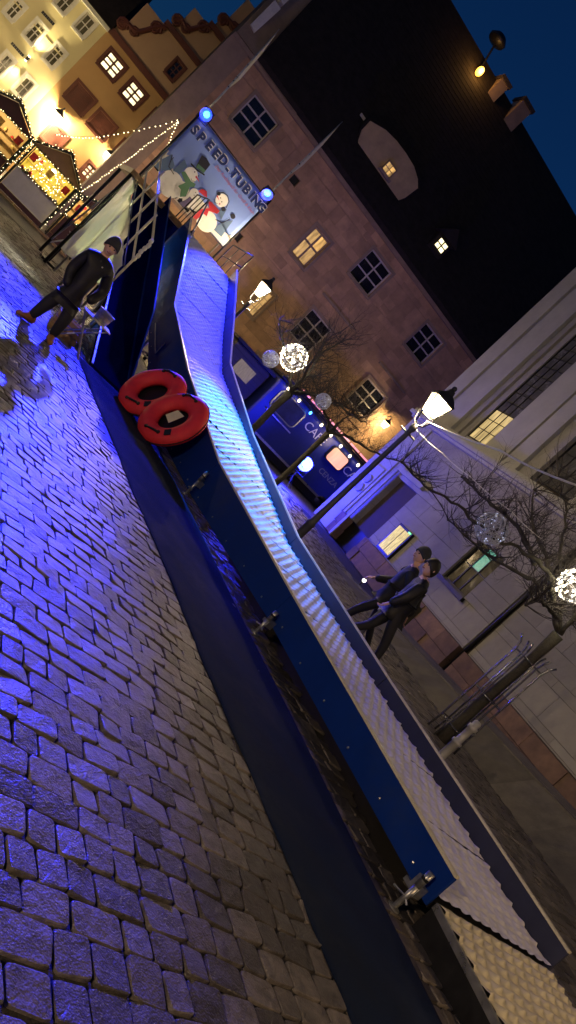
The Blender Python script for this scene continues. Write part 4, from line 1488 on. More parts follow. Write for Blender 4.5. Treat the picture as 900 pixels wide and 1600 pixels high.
# ================================================================== TUBES
M_red = mat('red_tube', (0.82, 0.035, 0.055), rough=.65, var=.15, vscale=3, bump=.35, bscale=6, dirt=(.3, .012, .02), dirt_amt=.4)
M_black = mat('black_rubber', (0.008, 0.008, 0.01), rough=.5, var=.2)
def inner_tube(c, az, lean, label, paper=False):
    """ring whose plane contains the slide direction and leans towards the slide"""
    c = Vector(c)
    e1 = Matrix.Rotation(az, 3, 'Z') @ SD
    side = Matrix.Rotation(az, 3, 'Z') @ SW
    e2 = (side * math.sin(lean) + Vector((0, 0, 1)) * math.cos(lean)).normalized()
    n_ = e1.cross(e2).normalized()
    if n_.dot(ORG - c) < 0:
        n_ = -n_
    t = thing('snow_tube', (c.x, c.y, 0), label, 'inner tube', 'red snow tubes')
    R_, r_ = .385, .155
    mb = MB()
    NU, NV = 40, 14
    for i in range(NU):
        a = 2 * math.pi * i / NU
        k_ = 1 + .012 * math.cos(a * 8)
        for j in range(NV):
            b = 2 * math.pi * j / NV
            p = (R_ + r_ * math.cos(b) * k_)
            mb.v.append(tuple(c + (e1 * math.cos(a) + e2 * math.sin(a)) * p + n_ * (r_ * .74 * math.sin(b) * k_)))
    for i in range(NU):
        for j in range(NV):
            mb.f.append((i * NV + j, ((i + 1) % NU) * NV + j, ((i + 1) % NU) * NV + (j + 1) % NV, i * NV + (j + 1) % NV))
    mb.build('cover', M_red, t, True)
    bt = MB(); bt.prism([c + (e1 * math.cos(k / 24 * 2 * math.pi) + e2 * math.sin(k / 24 * 2 * math.pi)) * .4 - n_ * .09 for k in range(24)], n_ * -.03)
    bt.build('bottom_sheet', M_black, t)
    # seam line round the outside
    MB().tube([c + (e1 * math.cos(k / 40 * 2 * math.pi) + e2 * math.sin(k / 40 * 2 * math.pi)) * (R_ + r_ + .002) for k in range(40)], .008, 5, closed=True).build('seam', M_black, t)
    def on_top(a, rr, lift=0):
        b = math.acos(max(-1, min(1, (rr - R_) / r_)))
        return c + (e1 * math.cos(a) + e2 * math.sin(a)) * rr + n_ * (r_ * .74 * math.sin(b) + lift)
    for a in (math.radians(250), math.radians(70)):
        h = MB()
        pts = [on_top(a + da, .41, l_) for da, l_ in ((-.3, .004), (-.22, .03), (0, .045), (.22, .03), (.3, .004))]
        h.tube(pts, .017, 6)
        for da in (-.32, .32):
            p = on_top(a + da, .41, .003)
            h.ball(p, .03, 8, 5)
        h.build('handle', M_black, t, True)
    a = math.radians(205)
    p, q_ = on_top(a, .41, .006), on_top(a + .22, .41, .006)
    u_ = (q_ - p).normalized(); w2 = n_.cross(u_).normalized()
    MB().obox(p.lerp(q_, .5), u_, w2, n_, .05, .055, .004).build('maker_patch', M_black, t)
    if paper:
        pp = thing('paper_sheet', c, 'pale sheet of paper lying in the hole of the nearer red tube', 'paper')
        ce = c + n_ * .035 + e2 * .03
        pm3 = MB().prism([ce + e1 * -.09 + e2 * .12, ce + e1 * .1 + e2 * .1, ce + e1 * .13 - e2 * .09, ce - e1 * .07 - e2 * .13], n_ * .004)
        pm3.build('sheet', mat('paper', (.85, .74, .5), rough=.7, var=.05), pp)
    return t
inner_tube((3.24, 10.95, .47), .3, math.radians(24), 'nearer red snow tube with a paper in its hole, leaning on the slide', True)
inner_tube((2.95, 11.75, .46), .32, math.radians(27), 'further red snow tube leaning beside the ramp, partly hidden by the other')


# ================================================================== PEOPLE
def skin(name, joints, edges, root, parent, mats, classify, sub=2):
    """joints: name -> (pos, rx, ry)"""
    keys = list(joints)
    off = wloc(parent)
    me = bpy.data.meshes.new(name)
    me.from_pydata([tuple(Vector(joints[k_][0]) - off) for k_ in keys], [(keys.index(a), keys.index(b)) for a, b in edges], [])
    o = bpy.data.objects.new(name, me)
    COL.objects.link(o)
    md = o.modifiers.new('skin', 'SKIN'); md.use_smooth_shade = True; md.branch_smoothing = .6
    sv = me.skin_vertices[0].data
    for i, k_ in enumerate(keys):
        sv[i].radius = joints[k_][1:3]
        sv[i].use_root = (k_ == root)
    sb = o.modifiers.new('sub', 'SUBSURF'); sb.levels = sub; sb.render_levels = sub
    dg = bpy.context.evaluated_depsgraph_get()
    nm = bpy.data.meshes.new_from_object(o.evaluated_get(dg))
    bpy.data.objects.remove(o)
    nm.materials.clear()
    for m in mats: nm.materials.append(m)
    if classify:
        pos = [(Vector(joints[k_][0]) - off, k_) for k_ in keys]
        for p in nm.polygons:
            c = p.center
            best = min(pos, key=lambda t: (t[0] - c).length)[1]
            p.material_index = classify(best, c)
    nm.polygons.foreach_set('use_smooth', [True] * len(nm.polygons))
    return place_mesh(nm, name, Matrix.Translation(off), parent)


M_skin = mat('skin', (0.66, 0.4, 0.3), rough=.55, var=.08)
M_jacket = mat('black_jacket', (0.008, 0.008, 0.012), rough=.6, var=.3, vscale=9, bump=.25, bscale=16)
M_trouser = mat('dark_trousers', (0.014, 0.014, 0.02), rough=.75, var=.3, vscale=9, bump=.2, bscale=20)
M_brownshoe = mat('brown_leather', (0.34, 0.14, 0.04), rough=.5, var=.2, vscale=10)
M_beanie = mat('grey_beanie', (0.035, 0.037, 0.042), rough=.9, var=.3, vscale=30, bump=.5, bscale=70)
M_hair = mat('dark_hair', (0.012, 0.01, 0.009), rough=.6, var=.3, vscale=30)
M_eye = mat('eye_dark', (.01, .008, .008), rough=.3, var=0)
M_lip = mat('lip', (.3, .1, .09), rough=.5, var=0)


def head(parent, c, face, upd, scale=1.0, hat=True, smile=True):
    c, face, upd = Vector(c), Vector(face).normalized(), Vector(upd).normalized()
    face = (face - upd * face.dot(upd)).normalized()
    side = upd.cross(face)
    S_ = scale
    mb = MB()
    seg, rings = 18, 14
    for i in range(rings + 1):
        p = -math.pi / 2 + math.pi * i / rings
        for k_ in range(seg):
            t = 2 * math.pi * k_ / seg
            f_, l_ = math.cos(t) * math.cos(p), math.sin(t) * math.cos(p)
            z_ = math.sin(p)
            wz = .078 * (1 - .22 * max(0, -z_)); fz = .098 * (1 + (.06 if f_ > 0 and z_ < 0 else 0))
            mb.v.append(tuple(c + (face * (f_ * fz) + side * (l_ * wz) + upd * (z_ * .122)) * S_))
    for i in range(rings):
        for k_ in range(seg):
            k2 = (k_ + 1) % seg
            mb.f.append((i * seg + k_, i * seg + k2, (i + 1) * seg + k2, (i + 1) * seg + k_))
    hd = mb.build('head', M_skin, parent, True)
    no_ = MB(); no_.ball(c + (face * .105 - upd * .025) * S_, .018 * S_, 8, 6, rz=.026 * S_); no_.build('nose', M_skin, hd, True)
    for s_ in (-1, 1):
        MB().ball(c + (face * .083 + side * .033 * s_ + upd * .008) * S_, .012 * S_, 8, 6).build('eye', M_eye, hd, True)
        MB().bar(c + (face * .09 + side * .018 * s_ + upd * .03) * S_, c + (face * .084 + side * .05 * s_ + upd * .03) * S_, .008, .008).build('eyebrow', M_hair, hd)
        MB().ball(c + (side * .08 * s_ - upd * .005) * S_, .026 * S_, 8, 6, rx=.02 * S_).build('ear', M_skin, hd, True)
    MB().tube([c + (face * .088 - side * .028 - upd * .056) * S_, c + (face * .1 - upd * .066) * S_, c + (face * .088 + side * .028 - upd * .056) * S_], .007, 6).build('mouth', M_lip, hd, True)
    # cap of hair or beanie
    mb = MB()
    for i in range(9):
        p = -.12 + (math.pi / 2 + .12) * i / 8
        for k_ in range(seg):
            t = 2 * math.pi * k_ / seg
            g = 1.0
            low = p
            if not hat:
                low = p - .75 * (1 - i / 8) * (.5 - .5 * math.cos(t))
            lift = .3 * (1 - i / 8) * math.cos(t) if True else 0
            pp = low + max(0, lift)
            mb.v.append(tuple(c + (face * (math.cos(t) * math.cos(pp) * .109) + side * (math.sin(t) * math.cos(pp) * .09) + upd * (math.sin(pp) * (.15 if hat else .134))) * S_))
    for i in range(8):
        for k_ in range(seg):
            k2 = (k_ + 1) % seg
            mb.f.append((i * seg + k_, i * seg + k2, (i + 1) * seg + k2, (i + 1) * seg + k_))
    h_ = mb.build('beanie' if hat else 'hair', M_beanie if hat else M_hair, parent, True)
    sm_ = h_.modifiers.new('thick', 'SOLIDIFY'); sm_.thickness = .012; sm_.offset = 1
    return hd


def shoe(parent, ankle, toe_dir, m, L=.27):
    a = Vector(ankle); t = Vector(toe_dir).normalized(); s_ = Vector((-t.y, t.x, 0))
    mb = MB()
    prof = [(-.32, .04, .12), (-.2, .05, .155), (.1, .05, .15), (.3, .052, .1), (.5, .052, .085), (.66, .045, .075), (.74, .025, .055)]
    n = 8
    base = Vector((a.x, a.y, 0.003))
    for f_, hw, hh in prof:
        for k_ in range(n):
            an = 2 * math.pi * k_ / n
            y_ = math.cos(an) * hw
            z_ = max(0, .5 + .5 * math.sin(an)) * hh
            mb.v.append(tuple(base + t * (f_ * L) + s_ * y_ + Vector((0, 0, z_))))
    for i in range(len(prof) - 1):
        for k_ in range(n):
            k2 = (k_ + 1) % n
            mb.f.append((i * n + k_, i * n + k2, (i + 1) * n + k2, (i + 1) * n + k_))
    mb.f.append(tuple(range(n))[::-1]); mb.f.append(tuple((len(prof) - 1) * n + k_ for k_ in range(n)))
    return mb.build('shoe', m, parent, True)


def hand(parent, wrist, d, side, m):
    """relaxed hand with five curled fingers"""
    w, d, s_ = Vector(wrist), Vector(d).normalized(), Vector(side).normalized()
    n_ = d.cross(s_).normalized()
    mb = MB()
    mb.obox(w + d * .045, s_, n_, d, .038, .014, .045)
    for i, (o_, L) in enumerate(((-.03, .065), (-.01, .075), (.01, .07), (.03, .055))):
        a = w + d * .088 + s_ * o_
        mb.tube([a, a + d * L * .45 + n_ * .008, a + d * L * .8 + n_ * .025, a + d * L * .85 + n_ * .045], [.0095, .009, .008, .006], 6)
    a = w + d * .03 - s_ * .036
    mb.tube([a, a - s_ * .022 + d * .03, a - s_ * .02 + d * .055 + n_ * .012], [.011, .01, .007], 6)
    return mb.build('hand', m, parent, True)


# ---- man standing with his hands in his pockets
MY = 11.25
def mp(x, y, dy=0.0):
    return on_y(x, y, MY) + Vector((0, dy, 0))
man = thing('person', (1.1, MY, 0), 'person in black jacket, dark trousers and beanie standing with hands in pockets', 'person')
J = dict(pel=(mp(110, 463), .13, .1), waist=(mp(125, 446), .135, .105), chest=(mp(144, 424), .155, .12), shc=(mp(154, 412), .12, .1), neck=(mp(163, 401), .06, .06), skull=(mp(171, 391), .06, .065),
         shL=(mp(139, 397), .078, .075), elL=(mp(112, 420, .06), .062, .062), waL=(mp(104, 447, -.1), .05, .05),
         shR=(mp(170, 428), .078, .075), elR=(mp(162, 458, .06), .062, .062), waR=(mp(136, 471, -.1), .05, .05),
         hipL=(mp(99, 455), .12, .12), knL=(mp(70, 477, -.03), .088, .09), anL=(mp(47, 495, .04), .062, .066),
         hipR=(mp(119, 474), .12, .12), knR=(mp(98, 503, -.03), .088, .09), anR=(mp(80, 527, .04), .062, .066))
E_ = [('pel', 'waist'), ('waist', 'chest'), ('chest', 'shc'), ('shc', 'neck'), ('neck', 'skull'), ('shc', 'shL'), ('shL', 'elL'), ('elL', 'waL'), ('shc', 'shR'), ('shR', 'elR'), ('elR', 'waR'),
      ('pel', 'hipL'), ('hipL', 'knL'), ('knL', 'anL'), ('pel', 'hipR'), ('hipR', 'knR'), ('knR', 'anR')]
def clsf(b, c):
    if b in ('skull', 'neck'): return 2
    if b.startswith(('hip', 'kn', 'an')): return 1
    return 0
skin('body', J, E_, 'pel', man, [M_jacket, M_trouser, M_skin], clsf)
JJ = {k_: (J[k_][0], J[k_][1] * (1.5 if k_ in ('pel', 'waist', 'chest', 'shc') else 1.42), J[k_][2] * 1.4) for k_ in ('pel', 'waist', 'chest', 'shc', 'shL', 'elL', 'waL', 'shR', 'elR', 'waR')}
JJ['hem'] = (J['pel'][0] - Vector((0, 0, .03)), .2, .165)
JJ['collar'] = (J['neck'][0] + Vector((.01, 0, .065)), .105, .105)
skin('jacket', JJ, [('hem', 'pel'), ('pel', 'waist'), ('waist', 'chest'), ('chest', 'shc'), ('shc', 'collar'), ('shc', 'shL'), ('shL', 'elL'), ('elL', 'waL'), ('shc', 'shR'), ('shR', 'elR'), ('elR', 'waR')], 'pel', man, [M_jacket], None)
MB().tube([J['collar' if False else 'neck'][0] + Vector((0.0, -.13, -.06)), J['chest'][0] + Vector((0, -.165, 0)), J['waist'][0] + Vector((0, -.155, 0)), J['pel'][0] + Vector((0, -.15, -.05))], .006, 5).build('zip', M_dark, man)
tocam = (ORG - J['skull'][0]); tocam.z = 0
upm = (J['skull'][0] - J['shc'][0]).normalized()
head(man, mp(173.5, 387.5), tocam.normalized() + Vector((.15, 0, 0)), upm, 1.1)
shoe(man, J['anL'][0], (-.75, -.65, 0), M_brownshoe, .3)
shoe(man, J['anR'][0], (.1, -1, 0), M_brownshoe, .3)
sh_ = MB()
MB().ball(mp(159, 416, -.16), .012, 6, 5).build('badge', M_whitepaint, man)

# ---- two walkers behind the slide
def walker(base, facing, height, label, jm, phase, hat, bag=False):
    f = Vector((facing[0], facing[1], 0)).normalized(); l = Vector((-f.y, f.x, 0)); u = Vector((0, 0, 1))
    b = Vector(base); k = height / 1.75
    t = thing('person', b, label, 'person', None)
    P = lambda ff, ll, zz: b + (f * ff + l * ll + u * zz) * k
    q = phase
    J = dict(pel=(P(0, 0, .95), .14, .11), waist=(P(.02, 0, 1.08), .14, .11), chest=(P(.05, 0, 1.28), .165, .13), shc=(P(.06, 0, 1.42), .12, .1), neck=(P(.075, 0, 1.5), .06, .06), skull=(P(.1, 0, 1.58), .06, .065),
             shL=(P(.05, .19, 1.41), .08, .08), elL=(P(-.1 * q, .26, 1.14), .06, .06), waL=(P(.12 * -q + .08, .24, .93), .042, .042),
             shR=(P(.05, -.19, 1.41), .08, .08), elR=(P(.1 * q - .04, -.26, 1.14), .06, .06), waR=(P(.25 * q + .06, -.22, .95), .042, .042),
             hipL=(P(0, .1, .9), .1, .1), knL=(P(.2 * q, .1, .5), .07, .072), anL=(P(.3 * q, .1, .09), .045, .05),
             hipR=(P(0, -.1, .9), .1, .1), knR=(P(-.1 * q, -.1, .5), .07, .072), anR=(P(-.38 * q, -.1, .12), .045, .05))
    skin('body', J, E_, 'pel', t, [jm, M_trouser, M_skin], clsf)
    JJ = {k_: (J[k_][0], J[k_][1] * 1.42, J[k_][2] * 1.42) for k_ in ('pel', 'waist', 'chest', 'shc', 'shL', 'elL', 'waL', 'shR', 'elR', 'waR')}
    JJ['hem'] = (J['pel'][0] - u * .16, .18, .15)
    skin('coat', JJ, [('hem', 'pel'), ('pel', 'waist'), ('waist', 'chest'), ('chest', 'shc'), ('shc', 'shL'), ('shL', 'elL'), ('elL', 'waL'), ('shc', 'shR'), ('shR', 'elR'), ('elR', 'waR')], 'pel', t, [jm], None)
    head(t, P(.125, 0, 1.64), f * .9 - Vector((0, .45, 0)), (0, 0, 1), k * 1.05, hat)
    for a_, s_ in (('waL', 1), ('waR', -1)):
        hand(t, J[a_][0], (J[a_][0] - J['elL' if s_ > 0 else 'elR'][0]), l * s_, M_skin)
    shoe(t, J['anL'][0], f, M_dark); so = shoe(t, J['anR'][0], f, M_dark)
    if bag:
        MB().obox(P(-.12, -.32, .98), f, l, u, .17, .06, .2).build('bag', mat('olive_bag', (.06, .055, .035), rough=.7, var=.2), t, bevel=.03)
        MB().tube([P(-.22, -.3, 1.15), P(-.02, -.25, 1.46), P(.1, -.1, 1.47), P(.0, -.3, 1.15)], .012, 6).build('bag_strap', mat('olive_bag', (.06, .055, .035)), t)
    return t
wdir = (-rt.x, -rt.y)
h1 = at_d(668, 872, 11.4); h2 = at_d(688, 884, 10.7)
walker((h1.x + .06, h1.y, 0.0), wdir, 1.86, 'person in grey jacket walking left behind the slide, the further of two', mat('grey_jacket', (0.013, 0.012, 0.013), rough=.7, var=.3, vscale=8), 1, True)
walker((h2.x + .08, h2.y, 0.0), wdir, 1.84, 'person in black coat with bag walking behind the slide, the nearer of two', M_jacket, -1, False, True)


# ================================================================== FOLDING TABLE WITH BUCKET
tb = thing('folding_table', (1.72, 12.05, 0), 'small folding table with crossed metal legs beside the standing person', 'table')
ta, tb_ = on_y(134, 481, 12.05), on_y(171, 519, 12.05)
tz = (ta.z + tb_.z) / 2
MB().box(ta.x, tb_.x, 11.85, 12.25, tz - .02, tz).build('table_top', M_whitepaint, tb, bevel=.004)
for y_ in (11.9, 12.2):
    MB().tube([(ta.x + .02, y_, tz - .02), (tb_.x - .05, y_, 0.0)], .013, 6).build('leg', M_steel, tb)
    MB().tube([(tb_.x - .03, y_ + .03, tz - .02), (ta.x - .12, y_ + .03, 0.0)], .013, 6).build('leg', M_steel, tb)
MB().tube([(ta.x - .05, 11.93, .12), (ta.x - .05, 12.23, .12)], .011, 6).build('stretcher', M_steel, tb)
bk = thing('bucket', ((ta.x + tb_.x) / 2 + .03, 12.05, tz), 'white plastic tub standing on the small folding table', 'bucket')
bx_ = wloc(bk)
MB().lathe((bx_.x, bx_.y, tz + .002), [(.11, 0), (.13, .17), (.137, .17), (.137, .19), (.125, .19), (.105, .012)], 18).build('tub', mat('white_plastic', (.62, .6, .56), rough=.4, var=.08), bk, True)
MB().lathe((bx_.x, bx_.y, tz + .06), [(.121, 0), (.127, .06)], 18).build('label_band', mat('pale_label', (.5, .42, .4), rough=.5, var=.2), bk)
cr = thing('crate', (1.55, 12.45, 0), 'brown wooden crate on the ground behind the folding table', 'crate')
for i in range(3):
    for dy in (0, .32):
        MB().box(1.25, 1.75, 12.5 + dy, 12.515 + dy, .03 + i * .1, .11 + i * .1).build('slat', M_wood, cr)
    for dx in (0, .485):
        MB().box(1.25 + dx, 1.265 + dx, 12.517, 12.818, .03 + i * .1, .11 + i * .1).build('slat', M_wood, cr)
MB().box(1.266, 1.734, 12.517, 12.818, .0, .03).build('bottom', M_wood, cr)


# ================================================================== STREET LANTERNS
M_iron = mat('cast_iron', (0.035, 0.036, 0.042), rough=.5, metal=.3, var=.25, vscale=10)
M_post = mat('grey_post', (0.05, 0.05, 0.058), rough=.5, metal=.2, var=.2, vscale=8)
M_lglass = mat('lantern_glass', (.8, .75, .6), rough=.3, var=0, emit=(1.0, .76, .36), estr=3.2, trans=.35)
def lantern_head(t, c, sc=1.0, power=140, rot=.5, col=(1.0, .74, .4)):
    """four sided tapered lantern; c is the centre of its lower frame"""
    c = Vector(c)
    def ring(r, z):
        return [c + Vector((math.cos(rot + k * math.pi / 2) * r * sc, math.sin(rot + k * math.pi / 2) * r * sc, z * sc)) for k in range(4)]
    lo, hi = ring(.2, .03), ring(.36, .5)
    bars = MB()
    for k in range(4):
        bars.bar(lo[k], hi[k], .022 * sc, .022 * sc)
        bars.bar(lo[k], lo[(k + 1) % 4], .024 * sc, .024 * sc)
        bars.bar(hi[k], hi[(k + 1) % 4], .028 * sc, .028 * sc)
    bars.build('frame', M_iron, t)
    for k in range(4):
        q = [lo[k] * .99 + c * .01, lo[(k + 1) % 4] * .99 + c * .01, hi[(k + 1) % 4] * .99 + c * .01, hi[k] * .99 + c * .01]
        MB().sheet(q).build('glass_pane', M_lglass, t)
    cap = MB()
    r0, r1, r2, r3 = ring(.4, .515), ring(.26, .64), ring(.13, .72), ring(.09, .82)
    vs = r0 + r1 + r2 + r3
    fs = [(3, 2, 1, 0)]
    for a in range(3):
        fs += [(a * 4 + k, a * 4 + (k + 1) % 4, a * 4 + 4 + (k + 1) % 4, a * 4 + 4 + k) for k in range(4)]
    fs.append((12, 13, 14, 15))
    cap.add(vs, fs)
    cap.ball(c + Vector((0, 0, .87 * sc)), .065 * sc, 8, 6)
    cap.build('crown', M_iron, t)
    MB().ball(c + Vector((0, 0, .24 * sc)), .06 * sc, 8, 6, rz=.1 * sc).build('bulb', glow('lantern_bulb', (1, .82, .5), 30), t, True)
    lamp_light('lantern_light', 'POINT', c + Vector((0, 0, .27 * sc)), power, col, .12 * sc, parent=t)


def street_lantern(base, label, power, col=(1.0, .74, .4)):
    b = Vector(base)
    t = thing('street_lantern', b, label, 'street lamp', 'old style street lanterns along the slide')
    MB().lathe(b, [(.13, 0), (.13, .12), (.09, .2), (.08, .7), (.095, .74), (.07, .8), (.055, 1.2), (.045, 3.1), (.065, 3.14), (.065, 3.2), (.045, 3.26)], 14).build('post', M_post, t, True)
    MB().tube([b + Vector((-.16, .06, 3.05)), b + Vector((.16, -.06, 3.05))], .022, 6).build('ladder_bar', M_iron, t)
    cr_ = MB()
    for k in range(4):
        a = .5 + k * math.pi / 2
        d = Vector((math.cos(a), math.sin(a), 0))
        cr_.tube([b + Vector((0, 0, 3.24)), b + d * .12 + Vector((0, 0, 3.3)), b + d * .2 + Vector((0, 0, 3.5))], .016, 6)
    cr_.build('cradle', M_iron, t)
    lantern_head(t, b + Vector((0, 0, 3.48)), .76, power, col=col)
    return t


LA = Vector((6.56, 11.79, 0)); LB = Vector((5.41 + .15, 21.64 + .2, 0)); LF = Vector((-7.0, -2.0, 0)); LC = Vector((5.9, -1.9, 0)); LE = LB + (LB - LA); LD = Vector((-7.5, 37.0, 0))
street_lantern(LA, 'street lantern on a tall post before the corner of the grey building', 720)
street_lantern(LB, 'street lantern just right of the slide top, in front of the stone house', 2100)
street_lantern(LC, 'street lantern near the foot of the slide', 1250, (1.0, .64, .28))
street_lantern(LF, 'unseen street lantern added behind the camera on the left side of the square', 6000, (1.0, .7, .4))  # out of view, added to warm the surfaces facing left
street_lantern(LE, 'street lantern hidden behind the start platform, close to the stone house', 1300)
street_lantern(LD, 'unseen street lantern added in front of the pale yellow house to light it', 4500)  # out of view, added as even warm fill on both left houses


def wall_lantern(c, n, label, power, sc=.8):
    c, n = Vector(c), Vector(n)
    t = thing('wall_lantern', c, label, 'lamp', 'wall lanterns')
    MB().tube([c, c + n * .25 + Vector((0, 0, .12)), c + n * .5 + Vector((0, 0, .1)), c + n * .5 + Vector((0, 0, -.02))], .025, 6).build('bracket', M_iron, t)
    lantern_head(t, c + n * .5 + Vector((0, 0, -.02 - .84 * sc)), sc, power)
    return t
p = on_y(80, 192, YO); wall_lantern((p.x, YO, p.z + .9), (0, -1, 0), 'bright wall lantern on the orange house above the market stall', 3300, .9)
p = on_y(160, 252, YO); wall_lantern((p.x, YO, p.z + .8), (0, -1, 0), 'lower wall lantern on the orange house beside the lit window', 700, .8)
p = on_y(592, 660, YF); wall_lantern((p.x, YF - .16, p.z + .5), (0, -1, 0), 'wall lantern on the stone house behind the bare branches', 550, .7)


# ================================================================== TREES
M_bark = mat('dark_bark', (0.055, 0.05, 0.042), rough=.9, var=.4, vscale=14, bump=.6, bscale=35, dirt=(.06, .075, .03), dirt_amt=.5)
M_twig = mat('twigs', (0.04, 0.034, 0.036), rough=.85, var=.3, vscale=14)


def grow(mb, p, d, L, r, rg, depth, spread=.6, up=.25):
    pts, rs = [p], [r]
    n = 4
    for i in range(n):
        d = (d + Vector((rg.gauss(0, 1), rg.gauss(0, 1), rg.gauss(0, 1))) * .2 + Vector((0, 0, up * .35))).normalized()
        p = p + d * (L / n)
        pts.append(p); rs.append(r * (1 - .7 * (i + 1) / n))
    mb.tube(pts, rs, 4 if r > .008 else 3, cap=False)
    if depth > 0:
        for i in range(rg.randint(2, 4)):
            k = rg.randint(1, n)
            dd = (pts[k] - pts[k - 1]).normalized()
            nd = (dd + Vector((rg.gauss(0, 1), rg.gauss(0, 1), rg.gauss(0, 1))) * spread).normalized()
            grow(mb, pts[k], nd, L * rg.uniform(.45, .75), rs[k] * .75, rg, depth - 1, spread, up)


def bare_tree(base, top, r0, limbs, label, seed, ntw, tl=(.35, .8), moss=False):
    b = Vector(base)
    t = thing('bare_tree', b, label, 'tree', 'pollarded trees behind the slide')
    rg = random.Random(seed)
    top = Vector(top)
    tm_ = MB()
    pts = [b + (top - b) * k / 6 + Vector((rg.uniform(-.015, .015), rg.uniform(-.015, .015), 0)) * (0 < k < 6) for k in range(7)]
    tm_.tube(pts, [r0 * 1.5, r0 * 1.05, r0, r0 * .95, r0 * .92, r0 * .98, r0 * 1.2], 12)
    tm_.build('trunk', M_bark, t, True)
    cr_ = thing('crown', top, None, None)
    for kx in ('label', 'category'):
        if kx in cr_: del cr_[kx]
    cr_.parent = t; cr_.location = top - b
    tw = MB()
    for L in limbs:
        pl = [Vector(q) for q in L]
        # refine and make it knotty
        fine = []
        for a, c in zip(pl, pl[1:]):
            m_ = max(2, int((c - a).length / .12))
            fine += [a.lerp(c, i / m_) + Vector((rg.gauss(0, .018), rg.gauss(0, .018), rg.gauss(0, .018))) for i in range(m_)]
        fine.append(pl[-1])
        N = len(fine)
        rad = [max(.012, r0 * .46 * (1 - .75 * i / N) * (1 + .25 * rg.random() + (.35 if rg.random() < .15 else 0))) for i in range(N)]
        lb = MB(); lb.tube(fine, rad, 8)
        lb.ball(fine[-1], rad[-1] * 1.9, 8, 6)
        lb.build('limb', M_bark, cr_, True)
        nt = int(ntw / len(limbs))
        for i in range(nt):
            k = int(N * (rg.random() ** .7) * .999)
            k = max(int(N * .18), k)
            d = Vector((rg.gauss(0, .7), rg.gauss(0, .7), rg.uniform(-.1, 1.2))).normalized()
            grow(tw, fine[k], d, rg.uniform(*tl), rg.uniform(.006, .012), rg, 2)
    o = tw.build('twigs', M_twig, cr_); o['kind'] = 'stuff'
    return t


T2 = at_d(872, 992, 12.0)
def P2(*a):
    return [at_d(x, y, d) for x, y, d in a]
bare_tree((T2.x, T2.y, -.02), T2, .085, [
    P2((872, 990, 12), (866, 945, 12), (835, 905, 12.2), (790, 885, 12.4), (745, 855, 12.6), (700, 812, 12.8)),
    P2((870, 965, 12), (860, 905, 11.9), (840, 875, 11.8), (800, 850, 11.7), (762, 835, 11.6), (715, 790, 11.5), (665, 760, 11.4), (628, 722, 11.3)),
    P2((872, 985, 12), (880, 930, 12.2), (875, 860, 12.4), (885, 800, 12.5), (872, 745, 12.6)),
    P2((874, 990, 12), (905, 955, 11.8), (950, 930, 11.6), (990, 900, 11.5)),
    P2((862, 925, 12), (852, 870, 12.5), (830, 815, 12.8), (835, 765, 13.0)),
    P2((868, 960, 12), (842, 935, 11.4), (822, 945, 11.2)),
    P2((840, 880, 12.2), (800, 815, 12.4), (760, 780, 12.5), (722, 745, 12.6)),
], 'bare pollarded tree with light balls in front of the grey building', 4, 420, (.3, .75))
T1b = Vector((6.75, 17.6, 0))
T1 = T1b + Vector((0, 0, 2.2))
def limb_rel(top, pts):
    return [top] + [top + Vector(q) for q in pts]
bare_tree((T1b.x, T1b.y, -.02), T1, .09, [
    limb_rel(T1, [(-.3, .1, .35), (-.8, .3, .6), (-1.3, .6, 1.0)]), limb_rel(T1, [(.25, -.3, .35), (.8, -.6, .6), (1.4, -1.0, .75)]), limb_rel(T1, [(.1, .3, .6), (0, .5, 1.2), (.2, .6, 1.8)]),
    limb_rel(T1, [(-.2, -.4, .4), (-.5, -.8, .9), (-.7, -1.0, 1.3)]), limb_rel(T1, [(.4, .3, .3), (1.0, .4, .6), (1.7, .5, .9)])],
    'bare tree with a bright light ball between the slide and the stone house', 9, 230, (.45, 1.0))
T3b = Vector((9.6, 20.5, 0))
T3 = T3b + Vector((0, 0, 2.3))
bare_tree((T3b.x, T3b.y, -.02), T3, .085, [
    limb_rel(T3, [(-.3, .1, .3), (-.9, .3, .5), (-1.4, .5, .8)]), limb_rel(T3, [(.3, -.2, .3), (.9, -.3, .5), (1.7, -.5, .8), (2.3, -.6, 1.2)]), limb_rel(T3, [(.1, .2, .6), (.2, .3, 1.2)])],
    'bare tree in front of the dark cafe stall, left of the grey corner', 15, 120, (.45, 1.0))

